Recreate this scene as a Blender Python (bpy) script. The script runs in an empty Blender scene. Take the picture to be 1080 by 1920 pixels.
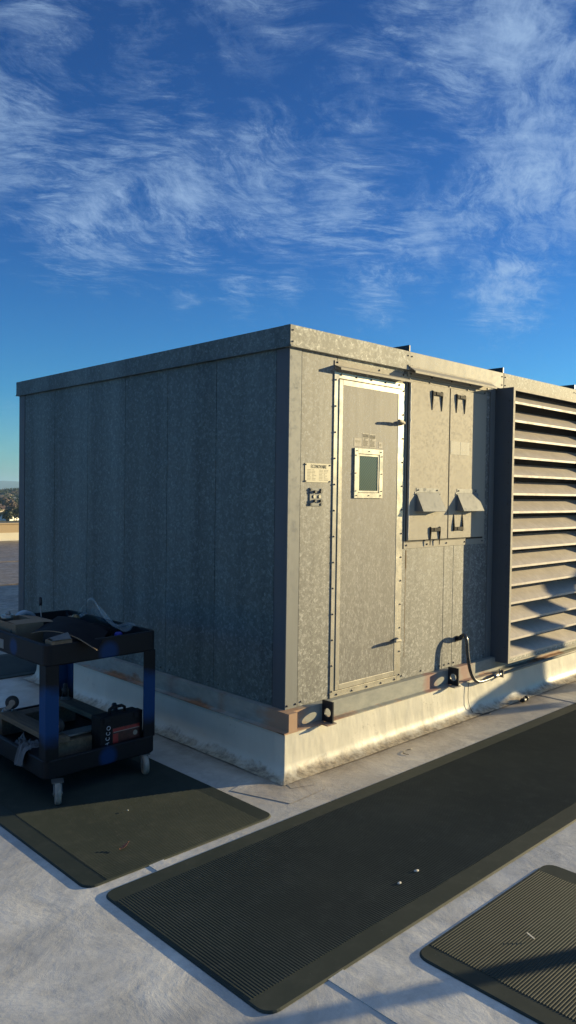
import bpy, bmesh, math, random
from mathutils import Vector, Matrix, noise
rnd = random.Random(7)
S = bpy.context.scene
COL = S.collection
R = math.radians
SUN_AZ, SUN_EL = R(111.3), R(9.2)      # clockwise from +Y, height

# ------------------------------------------------------------------ materials
def newmat(name):
    m = bpy.data.materials.new(name); m.use_nodes = True
    return m, m.node_tree, m.node_tree.nodes['Principled BSDF']
def N(nt, typ, **kw):
    n = nt.nodes.new(typ)
    for k, v in kw.items():
        if k.startswith('i_'): n.inputs[k[2:].replace('_', ' ')].default_value = v
        else: setattr(n, k, v)
    return n
def L(nt, a, b): nt.links.new(a, b)
def ramp(nt, fac, stops, interp='LINEAR'):
    r = nt.nodes.new('ShaderNodeValToRGB'); r.color_ramp.interpolation = interp
    e = r.color_ramp.elements
    while len(e) < len(stops): e.new(0.5)
    for k, (p, c) in enumerate(stops):
        e[k].position = p; e[k].color = (c[0], c[1], c[2], 1) if not isinstance(c, (int, float)) else (c, c, c, 1)
    if fac is not None: L(nt, fac, r.inputs[0])
    return r
def mixc(nt, fac, a, b, mode='MIX'):
    m = nt.nodes.new('ShaderNodeMix'); m.data_type = 'RGBA'; m.blend_type = mode
    for sock, v in ((m.inputs[0], fac), (m.inputs[6], a), (m.inputs[7], b)):
        if hasattr(v, 'links') or hasattr(v, 'is_linked'): L(nt, v, sock)
        elif isinstance(v, (int, float)): sock.default_value = v
        else: sock.default_value = (v[0], v[1], v[2], 1)
    return m.outputs[2]
def math_(nt, op, a, b=None, c=None, clamp=False):
    m = nt.nodes.new('ShaderNodeMath'); m.operation = op; m.use_clamp = clamp
    for i, v in enumerate((a, b, c)):
        if v is None: continue
        if hasattr(v, 'is_linked'): L(nt, v, m.inputs[i])
        else: m.inputs[i].default_value = v
    return m.outputs[0]
def coords(nt, scale=(1, 1, 1), kind='Object'):
    tc = nt.nodes.new('ShaderNodeTexCoord'); mp = nt.nodes.new('ShaderNodeMapping')
    L(nt, tc.outputs[kind], mp.inputs[0]); mp.inputs['Scale'].default_value = scale
    return mp.outputs[0]
def noise_(nt, vec, scale, detail=4, rough=.55, dist=0):
    n = N(nt, 'ShaderNodeTexNoise'); n.inputs['Scale'].default_value = scale
    n.inputs['Detail'].default_value = detail; n.inputs['Roughness'].default_value = rough
    n.inputs['Distortion'].default_value = dist; L(nt, vec, n.inputs['Vector'])
    return n.outputs['Fac']
def bump(nt, b, h, strength, dist):
    n = N(nt, 'ShaderNodeBump'); n.inputs['Strength'].default_value = strength; n.inputs['Distance'].default_value = dist
    L(nt, h, n.inputs['Height']); L(nt, n.outputs[0], b.inputs['Normal'])

def simple(name, col, rough=.5, metal=0., var=.15, scale=12, spec=.5, bumpd=0.0005, stretch=(1, 1, 1), dirt=None, dirt_amt=.5):
    m, nt, b = newmat(name)
    v = coords(nt, stretch)
    f = noise_(nt, v, scale, 6, .6)
    lo = [c * (1 - var) for c in col]; hi = [min(1, c * (1 + var)) for c in col]
    c = ramp(nt, f, [(.3, lo), (.7, hi)]).outputs[0]
    if dirt:
        f2 = noise_(nt, v, scale * .35, 8, .65)
        k = ramp(nt, f2, [(.5, 0.0), (.68, dirt_amt)]).outputs[0]
        c = mixc(nt, k, c, dirt)
    L(nt, c, b.inputs['Base Color'])
    b.inputs['Metallic'].default_value = metal
    b.inputs['Specular IOR Level'].default_value = spec
    rr = ramp(nt, f, [(.2, max(0, rough - .08)), (.8, min(1, rough + .1))]).outputs[0]
    L(nt, rr, b.inputs['Roughness'])
    if bumpd: bump(nt, b, noise_(nt, v, scale * 3, 4), .4, bumpd)
    return m

def galvanised(name, base=.5, contrast=.35, size=55, metal=.55, rough=.48, stretch=(1, 1, 1), tint=(1, 1, 1), streak=.15, wave=.0012, bands=.25):
    """hot dip zinc: crystals of differing reflectivity, slight streaks, oil-canning"""
    m, nt, b = newmat(name)
    v = coords(nt, stretch)
    dn = N(nt, 'ShaderNodeTexNoise'); dn.inputs['Scale'].default_value = size * .7; L(nt, v, dn.inputs['Vector'])
    ad = N(nt, 'ShaderNodeVectorMath', operation='MULTIPLY_ADD'); L(nt, dn.outputs['Color'], ad.inputs[0])
    ad.inputs[1].default_value = (.03, .03, .03); L(nt, v, ad.inputs[2])
    vo = N(nt, 'ShaderNodeTexVoronoi'); vo.inputs['Scale'].default_value = size; L(nt, ad.outputs[0], vo.inputs['Vector'])
    vo2 = N(nt, 'ShaderNodeTexVoronoi'); vo2.inputs['Scale'].default_value = size * 2.1; L(nt, ad.outputs[0], vo2.inputs['Vector'])
    sp = N(nt, 'ShaderNodeSeparateColor'); L(nt, vo.outputs['Color'], sp.inputs[0])
    sp2 = N(nt, 'ShaderNodeSeparateColor'); L(nt, vo2.outputs['Color'], sp2.inputs[0])
    cell = math_(nt, 'MULTIPLY_ADD', sp2.outputs[0], .45, math_(nt, 'MULTIPLY', sp.outputs[0], .55))
    cell = math_(nt, 'ADD', math_(nt, 'MULTIPLY', math_(nt, 'POWER', cell, 3.0), .85), .28)
    band = noise_(nt, coords(nt, (2.0, 2.0, .08)), 1.3, 3, .6)  # broad upright sheen, painted into the colour as tone bands
    st = noise_(nt, coords(nt, (9, 9, .35)), 3, 5, .6)
    big = noise_(nt, coords(nt), 1.3, 4)
    k = math_(nt, 'MULTIPLY_ADD', math_(nt, 'SUBTRACT', cell, .5), contrast * 2, 1.0)
    k = math_(nt, 'MULTIPLY_ADD', math_(nt, 'SUBTRACT', st, .5), streak * 4, k)
    k = math_(nt, 'MULTIPLY_ADD', math_(nt, 'SUBTRACT', big, .5), streak * 2, k)
    k = math_(nt, 'MULTIPLY_ADD', math_(nt, 'SUBTRACT', band, .5), bands, k)
    k = math_(nt, 'MAXIMUM', math_(nt, 'MULTIPLY', k, base), .01)
    cc = N(nt, 'ShaderNodeCombineColor')
    for i in range(3): L(nt, math_(nt, 'MULTIPLY', k, tint[i]), cc.inputs[i])
    L(nt, cc.outputs[0], b.inputs['Base Color'])
    b.inputs['Metallic'].default_value = metal
    b.inputs['Specular IOR Level'].default_value = .3
    L(nt, math_(nt, 'MULTIPLY_ADD', cell, .22, rough - .02), b.inputs['Roughness'])
    h = math_(nt, 'ADD', math_(nt, 'MULTIPLY', cell, .05), math_(nt, 'MULTIPLY', noise_(nt, coords(nt, (1, 1, .5)), 2.6, 2), 1.0))
    bump(nt, b, h, .5, wave * 6)
    return m

M = {}
M['galv'] = galvanised('galvanised sheet', .22, .72, 60, .2, .56, tint=(1, 1.0, .93))
M['galv_shade'] = galvanised('shade-darkened galvanised end sheet', .130, .62, 58, .25, .5, tint=(.80, 1.04, 1.04), streak=.07, bands=1.5, wave=.003)  # zinc for the shaded end: shade and its bluish cast put into the colour
M['galv_cap'] = galvanised('galvanised cap flashing', .36, .8, 50, .15, .66, tint=(1, .98, .84), streak=.05)
M['galv_fine'] = galvanised('galvanised door skin', .20, .7, 95, .2, .58, (1, 1, .5), (1, .985, .92), .10)
M['steel'] = galvanised('smooth zinc steel', .325, .03, 60, .12, .66, tint=(1, .93, .76), streak=.04, wave=.0003)
M['trim'] = galvanised('corner trim sheet', .185, .04, 30, .2, .55, tint=(.96, 1, .98), streak=.06)
M['trim_shade'] = galvanised('shade-darkened trim sheet', .105, .06, 30, .2, .5, tint=(.85, .95, 1.05), streak=.06)  # shaded copy of the trim sheet, darkness put into its colour
M['louver'] = galvanised('louver sheet', .42, .05, 14, .12, .55, (1, 1, 1), (1, .9, .78), .12)
M['alu'] = simple('bare aluminium frame', (.50, .46, .36), .26, .35, .06, 9, dirt=(.45, .38, .28), dirt_amt=.25)
M['gasket'] = simple('black rubber gasket', (.012, .011, .01), .7, 0, .2, 30)
M['dark'] = simple('dark interior', (.01, .01, .01), .9, 0, .1, 5, bumpd=0)
M['screw'] = simple('zinc screw', (.05, .045, .05), .45, .5, .2, 60)
M['black_metal'] = simple('black painted metal', (.018, .02, .024), .42, .2, .25, 40)
M['cream_plate'] = simple('cream enamel plate', (.42, .385, .26), .45, 0, .04, 20)
M['ink'] = simple('faded print', (.05, .05, .04), .7, 0, .1, 60, bumpd=0)
M['ink_pale'] = simple('very faded print', (.24, .22, .16), .7, 0, .1, 60, bumpd=0)
M['sticker'] = simple('weathered sticker', (.25, .23, .19), .6, 0, .08, 40, bumpd=0)
M['black_plastic'] = simple('black structural foam plastic', (.008, .009, .011), .5, 0, .25, 30, spec=.2)
M['rubber_wheel'] = simple('worn grey rubber tyre', (.30, .27, .22), .7, 0, .2, 40, dirt=(.08, .07, .06))
M['black_rubber'] = simple('black rubber tyre', (.025, .026, .028), .6, 0, .3, 40)
M['flat_black'] = simple('flat black handle paint', (.008, .008, .010), .7, 0, .2, 40, spec=.15)
M['zinc'] = simple('zinc plated bracket', (.24, .24, .23), .35, .7, .15, 50)
M['board_wood'] = simple('weathered pine board', (.16, .11, .065), .75, 0, .35, 9, stretch=(6, .8, 6), dirt=(.05, .035, .02))
M['cardboard'] = simple('corrugated cardboard', (.19, .135, .085), .85, 0, .12, 18)
M['black_sheet'] = simple('thick black sheet', (.005, .005, .008), .7, 0, .2, 14, spec=.12)
M['grey_paper'] = simple('crumpled grey paper', (.10, .105, .11), .9, 0, .15, 30, bumpd=.002)
M['yellow'] = simple('yellow plastic grip', (.45, .33, .02), .5, 0, .12, 30)
M['blue_cap'] = simple('blue plastic', (.02, .03, .30), .45, 0, .12, 30)
M['red_label'] = simple('red printed label', (.28, .022, .02), .4, 0, .3, 60)
M['white_mark'] = simple('white paint marker', (.55, .56, .58), .6, 0, .1, 60, bumpd=0)
M['stone'] = simple('pale pebble', (.40, .39, .35), .7, 0, .15, 60)
M['leaf_dry'] = simple('dry leaf', (.25, .08, .04), .7, 0, .2, 60)
M['trunk'] = simple('bark', (.07, .05, .035), .9, 0, .2, 3)
M['asphalt_city'] = simple('distant ground', (.045, .05, .03), .9, 0, .4, .02, bumpd=0)
M['mountain'] = simple('mountain scrub', (.07, .075, .06), .95, 0, .25, .001, bumpd=0)
M['stucco'] = simple('pale stucco', (.62, .55, .42), .85, 0, .08, .6)
M['stucco_tan'] = simple('tan stucco', (.36, .27, .18), .85, 0, .1, .6)
M['stucco_white'] = simple('white stucco', (.8, .78, .72), .8, 0, .05, .6)
M['roof_tile'] = simple('brown roof tile', (.10, .06, .045), .85, 0, .25, 1.5)
M['roof_grey'] = simple('grey roof shingle', (.2, .19, .18), .85, 0, .25, 1.5)
M['win_dark'] = simple('dark window', (.02, .025, .03), .2, 0, .1, 1, bumpd=0)
M['parapet_tan'] = simple('tan painted parapet', (.40, .30, .18), .8, 0, .09, 2.2, dirt=(.30, .22, .13), dirt_amt=.4)
M['parapet_pale'] = simple('pale membrane flashing', (.62, .57, .43), .7, 0, .07, 3, dirt=(.5, .42, .28), dirt_amt=.3)
M['pipe_paint'] = simple('grey painted duct', (.3, .3, .3), .5, .2, .1, 5)
M['rust'] = simple('rust run', (.20, .13, .055), .85, 0, .3, 60, bumpd=0)
M['sealant'] = simple('smeared sealant', (.75, .70, .58), .5, 0, .1, 40)

def foliage(name, c1, c2):
    m, nt, b = newmat(name)
    oi = N(nt, 'ShaderNodeObjectInfo')
    f = noise_(nt, coords(nt), .6, 4)
    c = ramp(nt, f, [(.35, c1), (.65, c2)]).outputs[0]
    hs = N(nt, 'ShaderNodeHueSaturation'); L(nt, c, hs.inputs['Color'])
    L(nt, math_(nt, 'MULTIPLY_ADD', oi.outputs['Random'], .7, .6), hs.inputs['Value'])
    L(nt, hs.outputs[0], b.inputs['Base Color']); b.inputs['Roughness'].default_value = .8
    return m
M['leaf_dark'] = foliage('dark evergreen leaves', (.02, .028, .012), (.05, .055, .022))
M['leaf_olive'] = foliage('olive leaves', (.05, .05, .02), (.10, .09, .035))
M['leaf_brown'] = foliage('brownish leaves', (.06, .042, .03), (.10, .07, .05))

def mat_rust_beam():
    m, nt, b = newmat('primed beam with rust')
    v = coords(nt, (1, 1, 2.2))
    tc = N(nt, 'ShaderNodeTexCoord'); sp = N(nt, 'ShaderNodeSeparateXYZ'); L(nt, tc.outputs['Object'], sp.inputs[0])
    n1 = noise_(nt, v, 2.2, 8, .62); n2 = noise_(nt, v, 9, 8, .65)
    base = ramp(nt, n2, [(.3, (.20, .21, .19)), (.7, (.30, .30, .26))]).outputs[0]
    # red primer patches at two places along the beam
    def patch(x0, w, col, base, amt=.8, ax=0):
        d = math_(nt, 'ABSOLUTE', math_(nt, 'SUBTRACT', sp.outputs[ax], x0))
        d = math_(nt, 'ADD', d, math_(nt, 'MAXIMUM', math_(nt, 'SUBTRACT', sp.outputs[1 - ax], -.03), 0))
        d = math_(nt, 'MULTIPLY_ADD', n2, w * .8, d)
        k = math_(nt, 'MULTIPLY', math_(nt, 'SUBTRACT', 1.0, math_(nt, 'DIVIDE', d, w), clamp=True), 4 * amt, clamp=True)
        return mixc(nt, math_(nt, 'MULTIPLY', k, amt), base, col)
    c = patch(1.36, .16, (.30, .10, .07), base, .6)
    c = patch(1.80, .22, (.30, .12, .09), c, .6)
    c = patch(-.06, .40, (.36, .19, .10), c, .75)
    c = patch(1.05, .16, (.17, .07, .06), c, .4, 1); c = patch(.52, .08, (.26, .11, .05), c, .4, 1)
    # rust low on the web and on the flange
    z = math_(nt, 'SUBTRACT', .272, sp.outputs[2])
    k = math_(nt, 'MULTIPLY', math_(nt, 'ADD', z, math_(nt, 'MULTIPLY', math_(nt, 'SUBTRACT', n1, .58), .22)), 34, clamp=True)
    c = mixc(nt, k, c, ramp(nt, n2, [(.3, (.15, .06, .03)), (.7, (.36, .16, .07))]).outputs[0])
    k2 = ramp(nt, n1, [(.66, 0.0), (.72, .7)]).outputs[0]
    c = mixc(nt, k2, c, (.19, .09, .045))
    L(nt, c, b.inputs['Base Color']); b.inputs['Roughness'].default_value = .7
    bump(nt, b, n2, .4, .002)
    return m
M['beam'] = mat_rust_beam()

def mat_curb():
    m, nt, b = newmat('white coated curb membrane')
    tc = N(nt, 'ShaderNodeTexCoord'); sp = N(nt, 'ShaderNodeSeparateXYZ'); L(nt, tc.outputs['Object'], sp.inputs[0])
    v = coords(nt)
    n1 = noise_(nt, v, 7, 10, .7); n2 = noise_(nt, coords(nt, (1, 1, .25)), 5, 6, .6); n3 = noise_(nt, v, 30, 8, .7)
    base = ramp(nt, n2, [(.3, (.46, .44, .36)), (.7, (.54, .51, .42))]).outputs[0]
    # mould and dust low down with ragged upper edge
    hgt = math_(nt, 'MULTIPLY_ADD', n1, .16, -.035)
    k = math_(nt, 'MULTIPLY', math_(nt, 'SUBTRACT', hgt, sp.outputs[2]), 26, clamp=True)
    speck = ramp(nt, n3, [(.43, 0.0), (.62, 1.0)]).outputs[0]
    c = mixc(nt, math_(nt, 'MULTIPLY', k, .7), base, (.33, .25, .15))
    k4 = math_(nt, 'MULTIPLY', math_(nt, 'MULTIPLY', k, speck), .7)
    c = mixc(nt, k4, c, (.055, .048, .04))
    mask = ramp(nt, noise_(nt, v, 2.4, 6, .6), [(.55, 0.0), (.63, 1.0)]).outputs[0]
    spk = ramp(nt, n3, [(.58, 0.0), (.66, 1.0)]).outputs[0]
    c = mixc(nt, math_(nt, 'MULTIPLY', math_(nt, 'MULTIPLY', mask, spk), .5), c, (.10, .10, .09))
    L(nt, c, b.inputs['Base Color']); b.inputs['Roughness'].default_value = .5
    bump(nt, b, noise_(nt, coords(nt, (1, 1, .5)), 5, 3), .5, .02)
    return m
M['curb'] = mat_curb()

def mat_deck():
    m, nt, b = newmat('weathered roof membrane')
    tc = N(nt, 'ShaderNodeTexCoord'); sp = N(nt, 'ShaderNodeSeparateXYZ'); L(nt, tc.outputs['Object'], sp.inputs[0])
    v = coords(nt)
    n0 = noise_(nt, v, .55, 6, .6, .4); n1 = noise_(nt, v, 3.2, 10, .68, .5); n2 = noise_(nt, v, 22, 8, .7, .3); n3 = noise_(nt, v, 130, 4, .6)
    base = ramp(nt, n1, [(.30, (.37, .36, .33)), (.5, (.53, .515, .475)), (.68, (.65, .63, .575))]).outputs[0]
    base = mixc(nt, ramp(nt, n0, [(.42, 0.0), (.62, .6)]).outputs[0], base, (.33, .335, .34))
    base = mixc(nt, ramp(nt, n2, [(.52, 0.0), (.72, .5)]).outputs[0], base, (.30, .295, .28))
    base = mixc(nt, ramp(nt, n2, [(.25, .35), (.42, 0.0)]).outputs[0], base, (.74, .73, .71))
    base = mixc(nt, ramp(nt, n3, [(.66, 0.0), (.74, .45)]).outputs[0], base, (.12, .11, .10))
    # old puddle stains with sharper rims, and darker trodden patches
    pn = noise_(nt, v, .9, 5, .55, 1.2)
    base = mixc(nt, ramp(nt, pn, [(.44, 0.0), (.50, .30), (.515, .62), (.53, .25), (.70, .1)]).outputs[0], base, (.30, .29, .27))
    base = mixc(nt, ramp(nt, noise_(nt, v, 1.7, 9, .72, .8), [(.50, 0.0), (.66, .65)]).outputs[0], base, (.27, .27, .265))
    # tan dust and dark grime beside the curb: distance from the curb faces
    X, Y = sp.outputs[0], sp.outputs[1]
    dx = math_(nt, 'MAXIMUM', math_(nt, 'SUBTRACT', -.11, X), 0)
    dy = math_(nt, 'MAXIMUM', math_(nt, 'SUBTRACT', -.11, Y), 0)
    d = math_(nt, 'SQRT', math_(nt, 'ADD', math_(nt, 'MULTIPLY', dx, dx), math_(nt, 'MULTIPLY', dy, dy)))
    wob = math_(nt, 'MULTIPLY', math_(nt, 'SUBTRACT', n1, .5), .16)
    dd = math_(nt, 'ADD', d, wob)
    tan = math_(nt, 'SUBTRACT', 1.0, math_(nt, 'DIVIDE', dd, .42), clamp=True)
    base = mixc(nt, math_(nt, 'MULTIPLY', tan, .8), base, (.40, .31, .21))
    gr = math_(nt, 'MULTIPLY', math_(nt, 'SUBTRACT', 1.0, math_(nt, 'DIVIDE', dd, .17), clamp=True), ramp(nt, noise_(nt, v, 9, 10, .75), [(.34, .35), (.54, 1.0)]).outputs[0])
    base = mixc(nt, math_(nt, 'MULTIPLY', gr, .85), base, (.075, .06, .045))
    # faint cracks
    vo = N(nt, 'ShaderNodeTexVoronoi', feature='DISTANCE_TO_EDGE'); vo.inputs['Scale'].default_value = 1.7
    ws = N(nt, 'ShaderNodeTexNoise'); ws.inputs['Scale'].default_value = 5; ws.inputs['Detail'].default_value = 6; L(nt, v, ws.inputs['Vector'])
    wa = N(nt, 'ShaderNodeVectorMath', operation='MULTIPLY_ADD'); L(nt, ws.outputs['Color'], wa.inputs[0]); wa.inputs[1].default_value = (.5, .5, .5); L(nt, v, wa.inputs[2])
    L(nt, wa.outputs[0], vo.inputs['Vector'])
    ck = math_(nt, 'MULTIPLY', ramp(nt, vo.outputs['Distance'], [(0.0, 1.0), (.006, 0.0)]).outputs[0], ramp(nt, n0, [(.55, 0.0), (.62, .5)]).outputs[0])
    base = mixc(nt, ck, base, (.12, .12, .12))
    L(nt, base, b.inputs['Base Color'])
    L(nt, ramp(nt, n1, [(.3, .62), (.7, .40)]).outputs[0], b.inputs['Roughness'])
    h = math_(nt, 'ADD', math_(nt, 'MULTIPLY', n1, .6), math_(nt, 'ADD', math_(nt, 'MULTIPLY', n2, .12), math_(nt, 'MULTIPLY', n0, 2.0)))
    bump(nt, b, h, .35, .03)
    return m
M['deck'] = mat_deck()

def mat_rubber_mat():
    m, nt, b = newmat('dusty ribbed rubber')
    v = coords(nt, kind='Object')
    n1 = noise_(nt, v, 1.6, 6, .6, .3); n2 = noise_(nt, v, 14, 6, .65)
    c = ramp(nt, n1, [(.3, (.011, .019, .016)), (.55, (.020, .028, .022)), (.75, (.034, .040, .031))]).outputs[0]
    c = mixc(nt, ramp(nt, n2, [(.5, 0.0), (.75, .45)]).outputs[0], c, (.045, .050, .041))
    c = mixc(nt, ramp(nt, noise_(nt, v, 160, 2), [(.72, 0.0), (.78, .5)]).outputs[0], c, (.2, .2, .18))
    L(nt, c, b.inputs['Base Color']); b.inputs['Roughness'].default_value = .72
    b.inputs['Specular IOR Level'].default_value = .3
    bump(nt, b, n2, .3, .002)
    return m
M['mat'] = mat_rubber_mat()

def mat_leg():
    """black plastic with sprayed blue band"""
    m, nt, b = newmat('black plastic with blue spray paint')
    tc = N(nt, 'ShaderNodeTexCoord'); sp = N(nt, 'ShaderNodeSeparateXYZ'); L(nt, tc.outputs['Object'], sp.inputs[0])
    n = noise_(nt, coords(nt), 8, 4)
    z = math_(nt, 'ADD', sp.outputs[2], math_(nt, 'MULTIPLY', math_(nt, 'SUBTRACT', n, .5), .12))
    k = ramp(nt, z, [(.27, 0.0), (.36, .9), (.54, .9), (.60, 0.0)]).outputs[0]
    c = mixc(nt, k, (.006, .007, .009), (.003, .045, .15)); b.inputs['Specular IOR Level'].default_value = .2
    L(nt, c, b.inputs['Base Color']); b.inputs['Roughness'].default_value = .5
    return m
M['leg_paint'] = mat_leg()
def mat_tray():
    m, nt, b = newmat('black tray with blue spray spots')
    tc = N(nt, 'ShaderNodeTexCoord')
    c = None; base = (.008, .009, .011)
    for (p, r) in (((-.86, .487, .725), .07), ((-.86, .487, .155), .065), ((-1.225, .86, .745), .055)):
        d = N(nt, 'ShaderNodeVectorMath', operation='DISTANCE'); L(nt, tc.outputs['Object'], d.inputs[0]); d.inputs[1].default_value = p
        k = math_(nt, 'MULTIPLY', math_(nt, 'SUBTRACT', 1.0, math_(nt, 'DIVIDE', d.outputs['Value'], r), clamp=True), 2.2, clamp=True)
        c = mixc(nt, math_(nt, 'MULTIPLY', k, .85), c if c is not None else base, (.003, .035, .12))
    b.inputs['Specular IOR Level'].default_value = .2
    L(nt, c, b.inputs['Base Color']); b.inputs['Roughness'].default_value = .5
    return m
M['tray_paint'] = mat_tray()

def mat_glass_wire():
    m, nt, b = newmat('wired glass')
    b.inputs['Base Color'].default_value = (.035, .055, .04, 1); b.inputs['Roughness'].default_value = .12
    v = coords(nt)
    w = N(nt, 'ShaderNodeTexWave', wave_type='BANDS', bands_direction='DIAGONAL'); w.inputs['Scale'].default_value = 30; w.inputs['Distortion'].default_value = .3
    mp = N(nt, 'ShaderNodeMapping'); mp.inputs['Rotation'].default_value = (0, R(90), 0); L(nt, v, mp.inputs[0]); L(nt, mp.outputs[0], w.inputs[0])
    k = ramp(nt, w.outputs['Fac'], [(.5, .06), (.95, .2)]).outputs[0]
    L(nt, mixc(nt, k, (.04, .065, .045), (.30, .32, .22)), b.inputs['Base Color'])
    L(nt, ramp(nt, k, [(0, .1), (1, .5)]).outputs[0], b.inputs['Roughness'])
    return m
M['glass'] = mat_glass_wire()
def mat_film():
    m, nt, b = newmat('clear plastic film')
    b.inputs['Base Color'].default_value = (.6, .7, .75, 1); b.inputs['Roughness'].default_value = .18
    b.inputs['Alpha'].default_value = .10
    return m
M['film'] = mat_film()

# ------------------------------------------------------------------ mesh helpers
class MB:
    def __init__(s): s.v = []; s.f = []; s.m = []; s.sm = []
    def add(s, vs, fs, mi=0, smooth=False):
        o = len(s.v); s.v += [tuple(p) for p in vs]
        for f in fs: s.f.append(tuple(i + o for i in f)); s.m.append(mi); s.sm.append(smooth)
        return s
    def box(s, x0, x1, y0, y1, z0, z1, mi=0, T=None):
        vs = [(x, y, z) for z in (z0, z1) for y in (y0, y1) for x in (x0, x1)]
        if T is not None: vs = [T @ Vector(p) for p in vs]
        return s.add(vs, [(0, 2, 3, 1), (4, 5, 7, 6), (0, 1, 5, 4), (2, 6, 7, 3), (0, 4, 6, 2), (1, 3, 7, 5)], mi)
    def prism(s, poly, a0, a1, axis='x', mi=0, smooth=False):
        """extrude a polygon along an axis; poly coords are the two other axes in xyz order"""
        n = len(poly)
        def P(p, a):
            return (a, p[0], p[1]) if axis == 'x' else ((p[0], a, p[1]) if axis == 'y' else (p[0], p[1], a))
        vs = [P(p, a0) for p in poly] + [P(p, a1) for p in poly]
        s.add(vs, [tuple(range(n))[::-1], tuple(range(n, 2 * n))], mi)
        o = len(s.v) - 2 * n
        for i in range(n):
            j = (i + 1) % n
            s.f.append((o + i, o + j, o + n + j, o + n + i)); s.m.append(mi); s.sm.append(smooth)
        return s
    def tube(s, pts, r, seg=12, mi=0, caps=True):
        pts = [Vector(p) for p in pts]; n = len(pts); rs = r if isinstance(r, (list, tuple)) else [r] * n
        rings = []; up = None
        for i, p in enumerate(pts):
            t = (pts[min(i + 1, n - 1)] - pts[max(i - 1, 0)]).normalized()
            if up is None: up = Vector((0, 0, 1)) if abs(t.z) < .9 else Vector((1, 0, 0))
            a = t.cross(up).normalized(); up = a.cross(t).normalized()
            rings.append([p + (a * math.cos(k * 2 * math.pi / seg) + up * math.sin(k * 2 * math.pi / seg)) * rs[i] for k in range(seg)])
        o = len(s.v); 
        for rg in rings: s.v += [tuple(q) for q in rg]
        for i in range(n - 1):
            for k in range(seg):
                k2 = (k + 1) % seg
                s.f.append((o + i * seg + k, o + i * seg + k2, o + (i + 1) * seg + k2, o + (i + 1) * seg + k)); s.m.append(mi); s.sm.append(True)
        if caps:
            s.f.append(tuple(o + k for k in range(seg))[::-1]); s.m.append(mi); s.sm.append(False)
            s.f.append(tuple(o + (n - 1) * seg + k for k in range(seg))); s.m.append(mi); s.sm.append(False)
        return s
    def screw(s, x, y, z, d='y', r=.006, mi=1):
        e = Vector((0, -1, 0)) if d == 'y' else Vector((-1, 0, 0))
        p = Vector((x, y, z)) 
        return s.tube([p - e * .001, p + e * .004, p + e * .006], [r, r, r * .6], 8, mi)
    def build(s, name, mats, parent=None, bevel=0, recalc=True, loc=None):
        me = bpy.data.meshes.new(name); vs = s.v
        o = bpy.data.objects.new(name, me); COL.objects.link(o)
        if loc is not None: o.location = loc; vs = [tuple(Vector(p) - Vector(loc)) for p in s.v]
        me.from_pydata(vs, [], s.f)
        if not isinstance(mats, (list, tuple)): mats = [mats]
        for m in mats: me.materials.append(m)
        for p, mi, sm in zip(me.polygons, s.m, s.sm): p.material_index = mi; p.use_smooth = sm
        if recalc:
            bm = bmesh.new(); bm.from_mesh(me); bmesh.ops.recalc_face_normals(bm, faces=bm.faces); bm.to_mesh(me); bm.free()
        if bevel:
            md = o.modifiers.new('bevel', 'BEVEL'); md.width = bevel; md.segments = 2; md.limit_method = 'ANGLE'; md.angle_limit = R(40)
            md.harden_normals = False
        if parent: o.parent = parent; o.matrix_parent_inverse = Matrix.Translation(-parent.location)
        return o

def tag(o, label=None, cat=None, group=None, kind=None):
    if label: o['label'] = label
    if cat: o['category'] = cat
    if group: o['group'] = group
    if kind: o['kind'] = kind
    return o
def thing(name, label, cat, loc=(0, 0, 0), group=None):
    o = bpy.data.objects.new(name, None); COL.objects.link(o); o.location = loc; o.empty_display_size = .1
    return tag(o, label, cat, group)
def text_mesh(txt, size, mat, name, parent, T, thick=.0006, font_scale_x=1.0):
    cu = bpy.data.curves.new('tmp', 'FONT'); cu.body = txt; cu.size = size; cu.extrude = thick; cu.align_x = 'CENTER'; cu.align_y = 'CENTER'; cu.resolution_u = 3
    ob = bpy.data.objects.new('tmp', cu); COL.objects.link(ob)
    dg = bpy.context.evaluated_depsgraph_get(); me = bpy.data.meshes.new_from_object(ob.evaluated_get(dg))
    bpy.data.objects.remove(ob); bpy.data.curves.remove(cu)
    me.name = name; me.transform(T @ Matrix.Diagonal((font_scale_x, 1, 1, 1))); me.materials.clear(); me.materials.append(mat)
    o = bpy.data.objects.new(name, me); COL.objects.link(o)
    if parent: o.parent = parent; o.matrix_parent_inverse = Matrix.Translation(-parent.location)
    return o
def text_parts(lst, mat, name, parent):
    """several lines of writing joined into one mesh"""
    bm = bmesh.new()
    for (txt, size, T, sx) in lst:
        o = text_mesh(txt, size, mat, 'tmp', None, T, font_scale_x=sx); bm.from_mesh(o.data); me = o.data
        bpy.data.objects.remove(o); bpy.data.meshes.remove(me)
    me = bpy.data.meshes.new(name); bm.to_mesh(me); bm.free(); me.materials.append(mat)
    o = bpy.data.objects.new(name, me); COL.objects.link(o)
    if parent: o.parent = parent; o.matrix_parent_inverse = Matrix.Translation(-parent.location)
    return o
FRONT = lambda x, y, z: Matrix.Translation((x, y, z)) @ Matrix.Rotation(R(90), 4, 'X')

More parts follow.
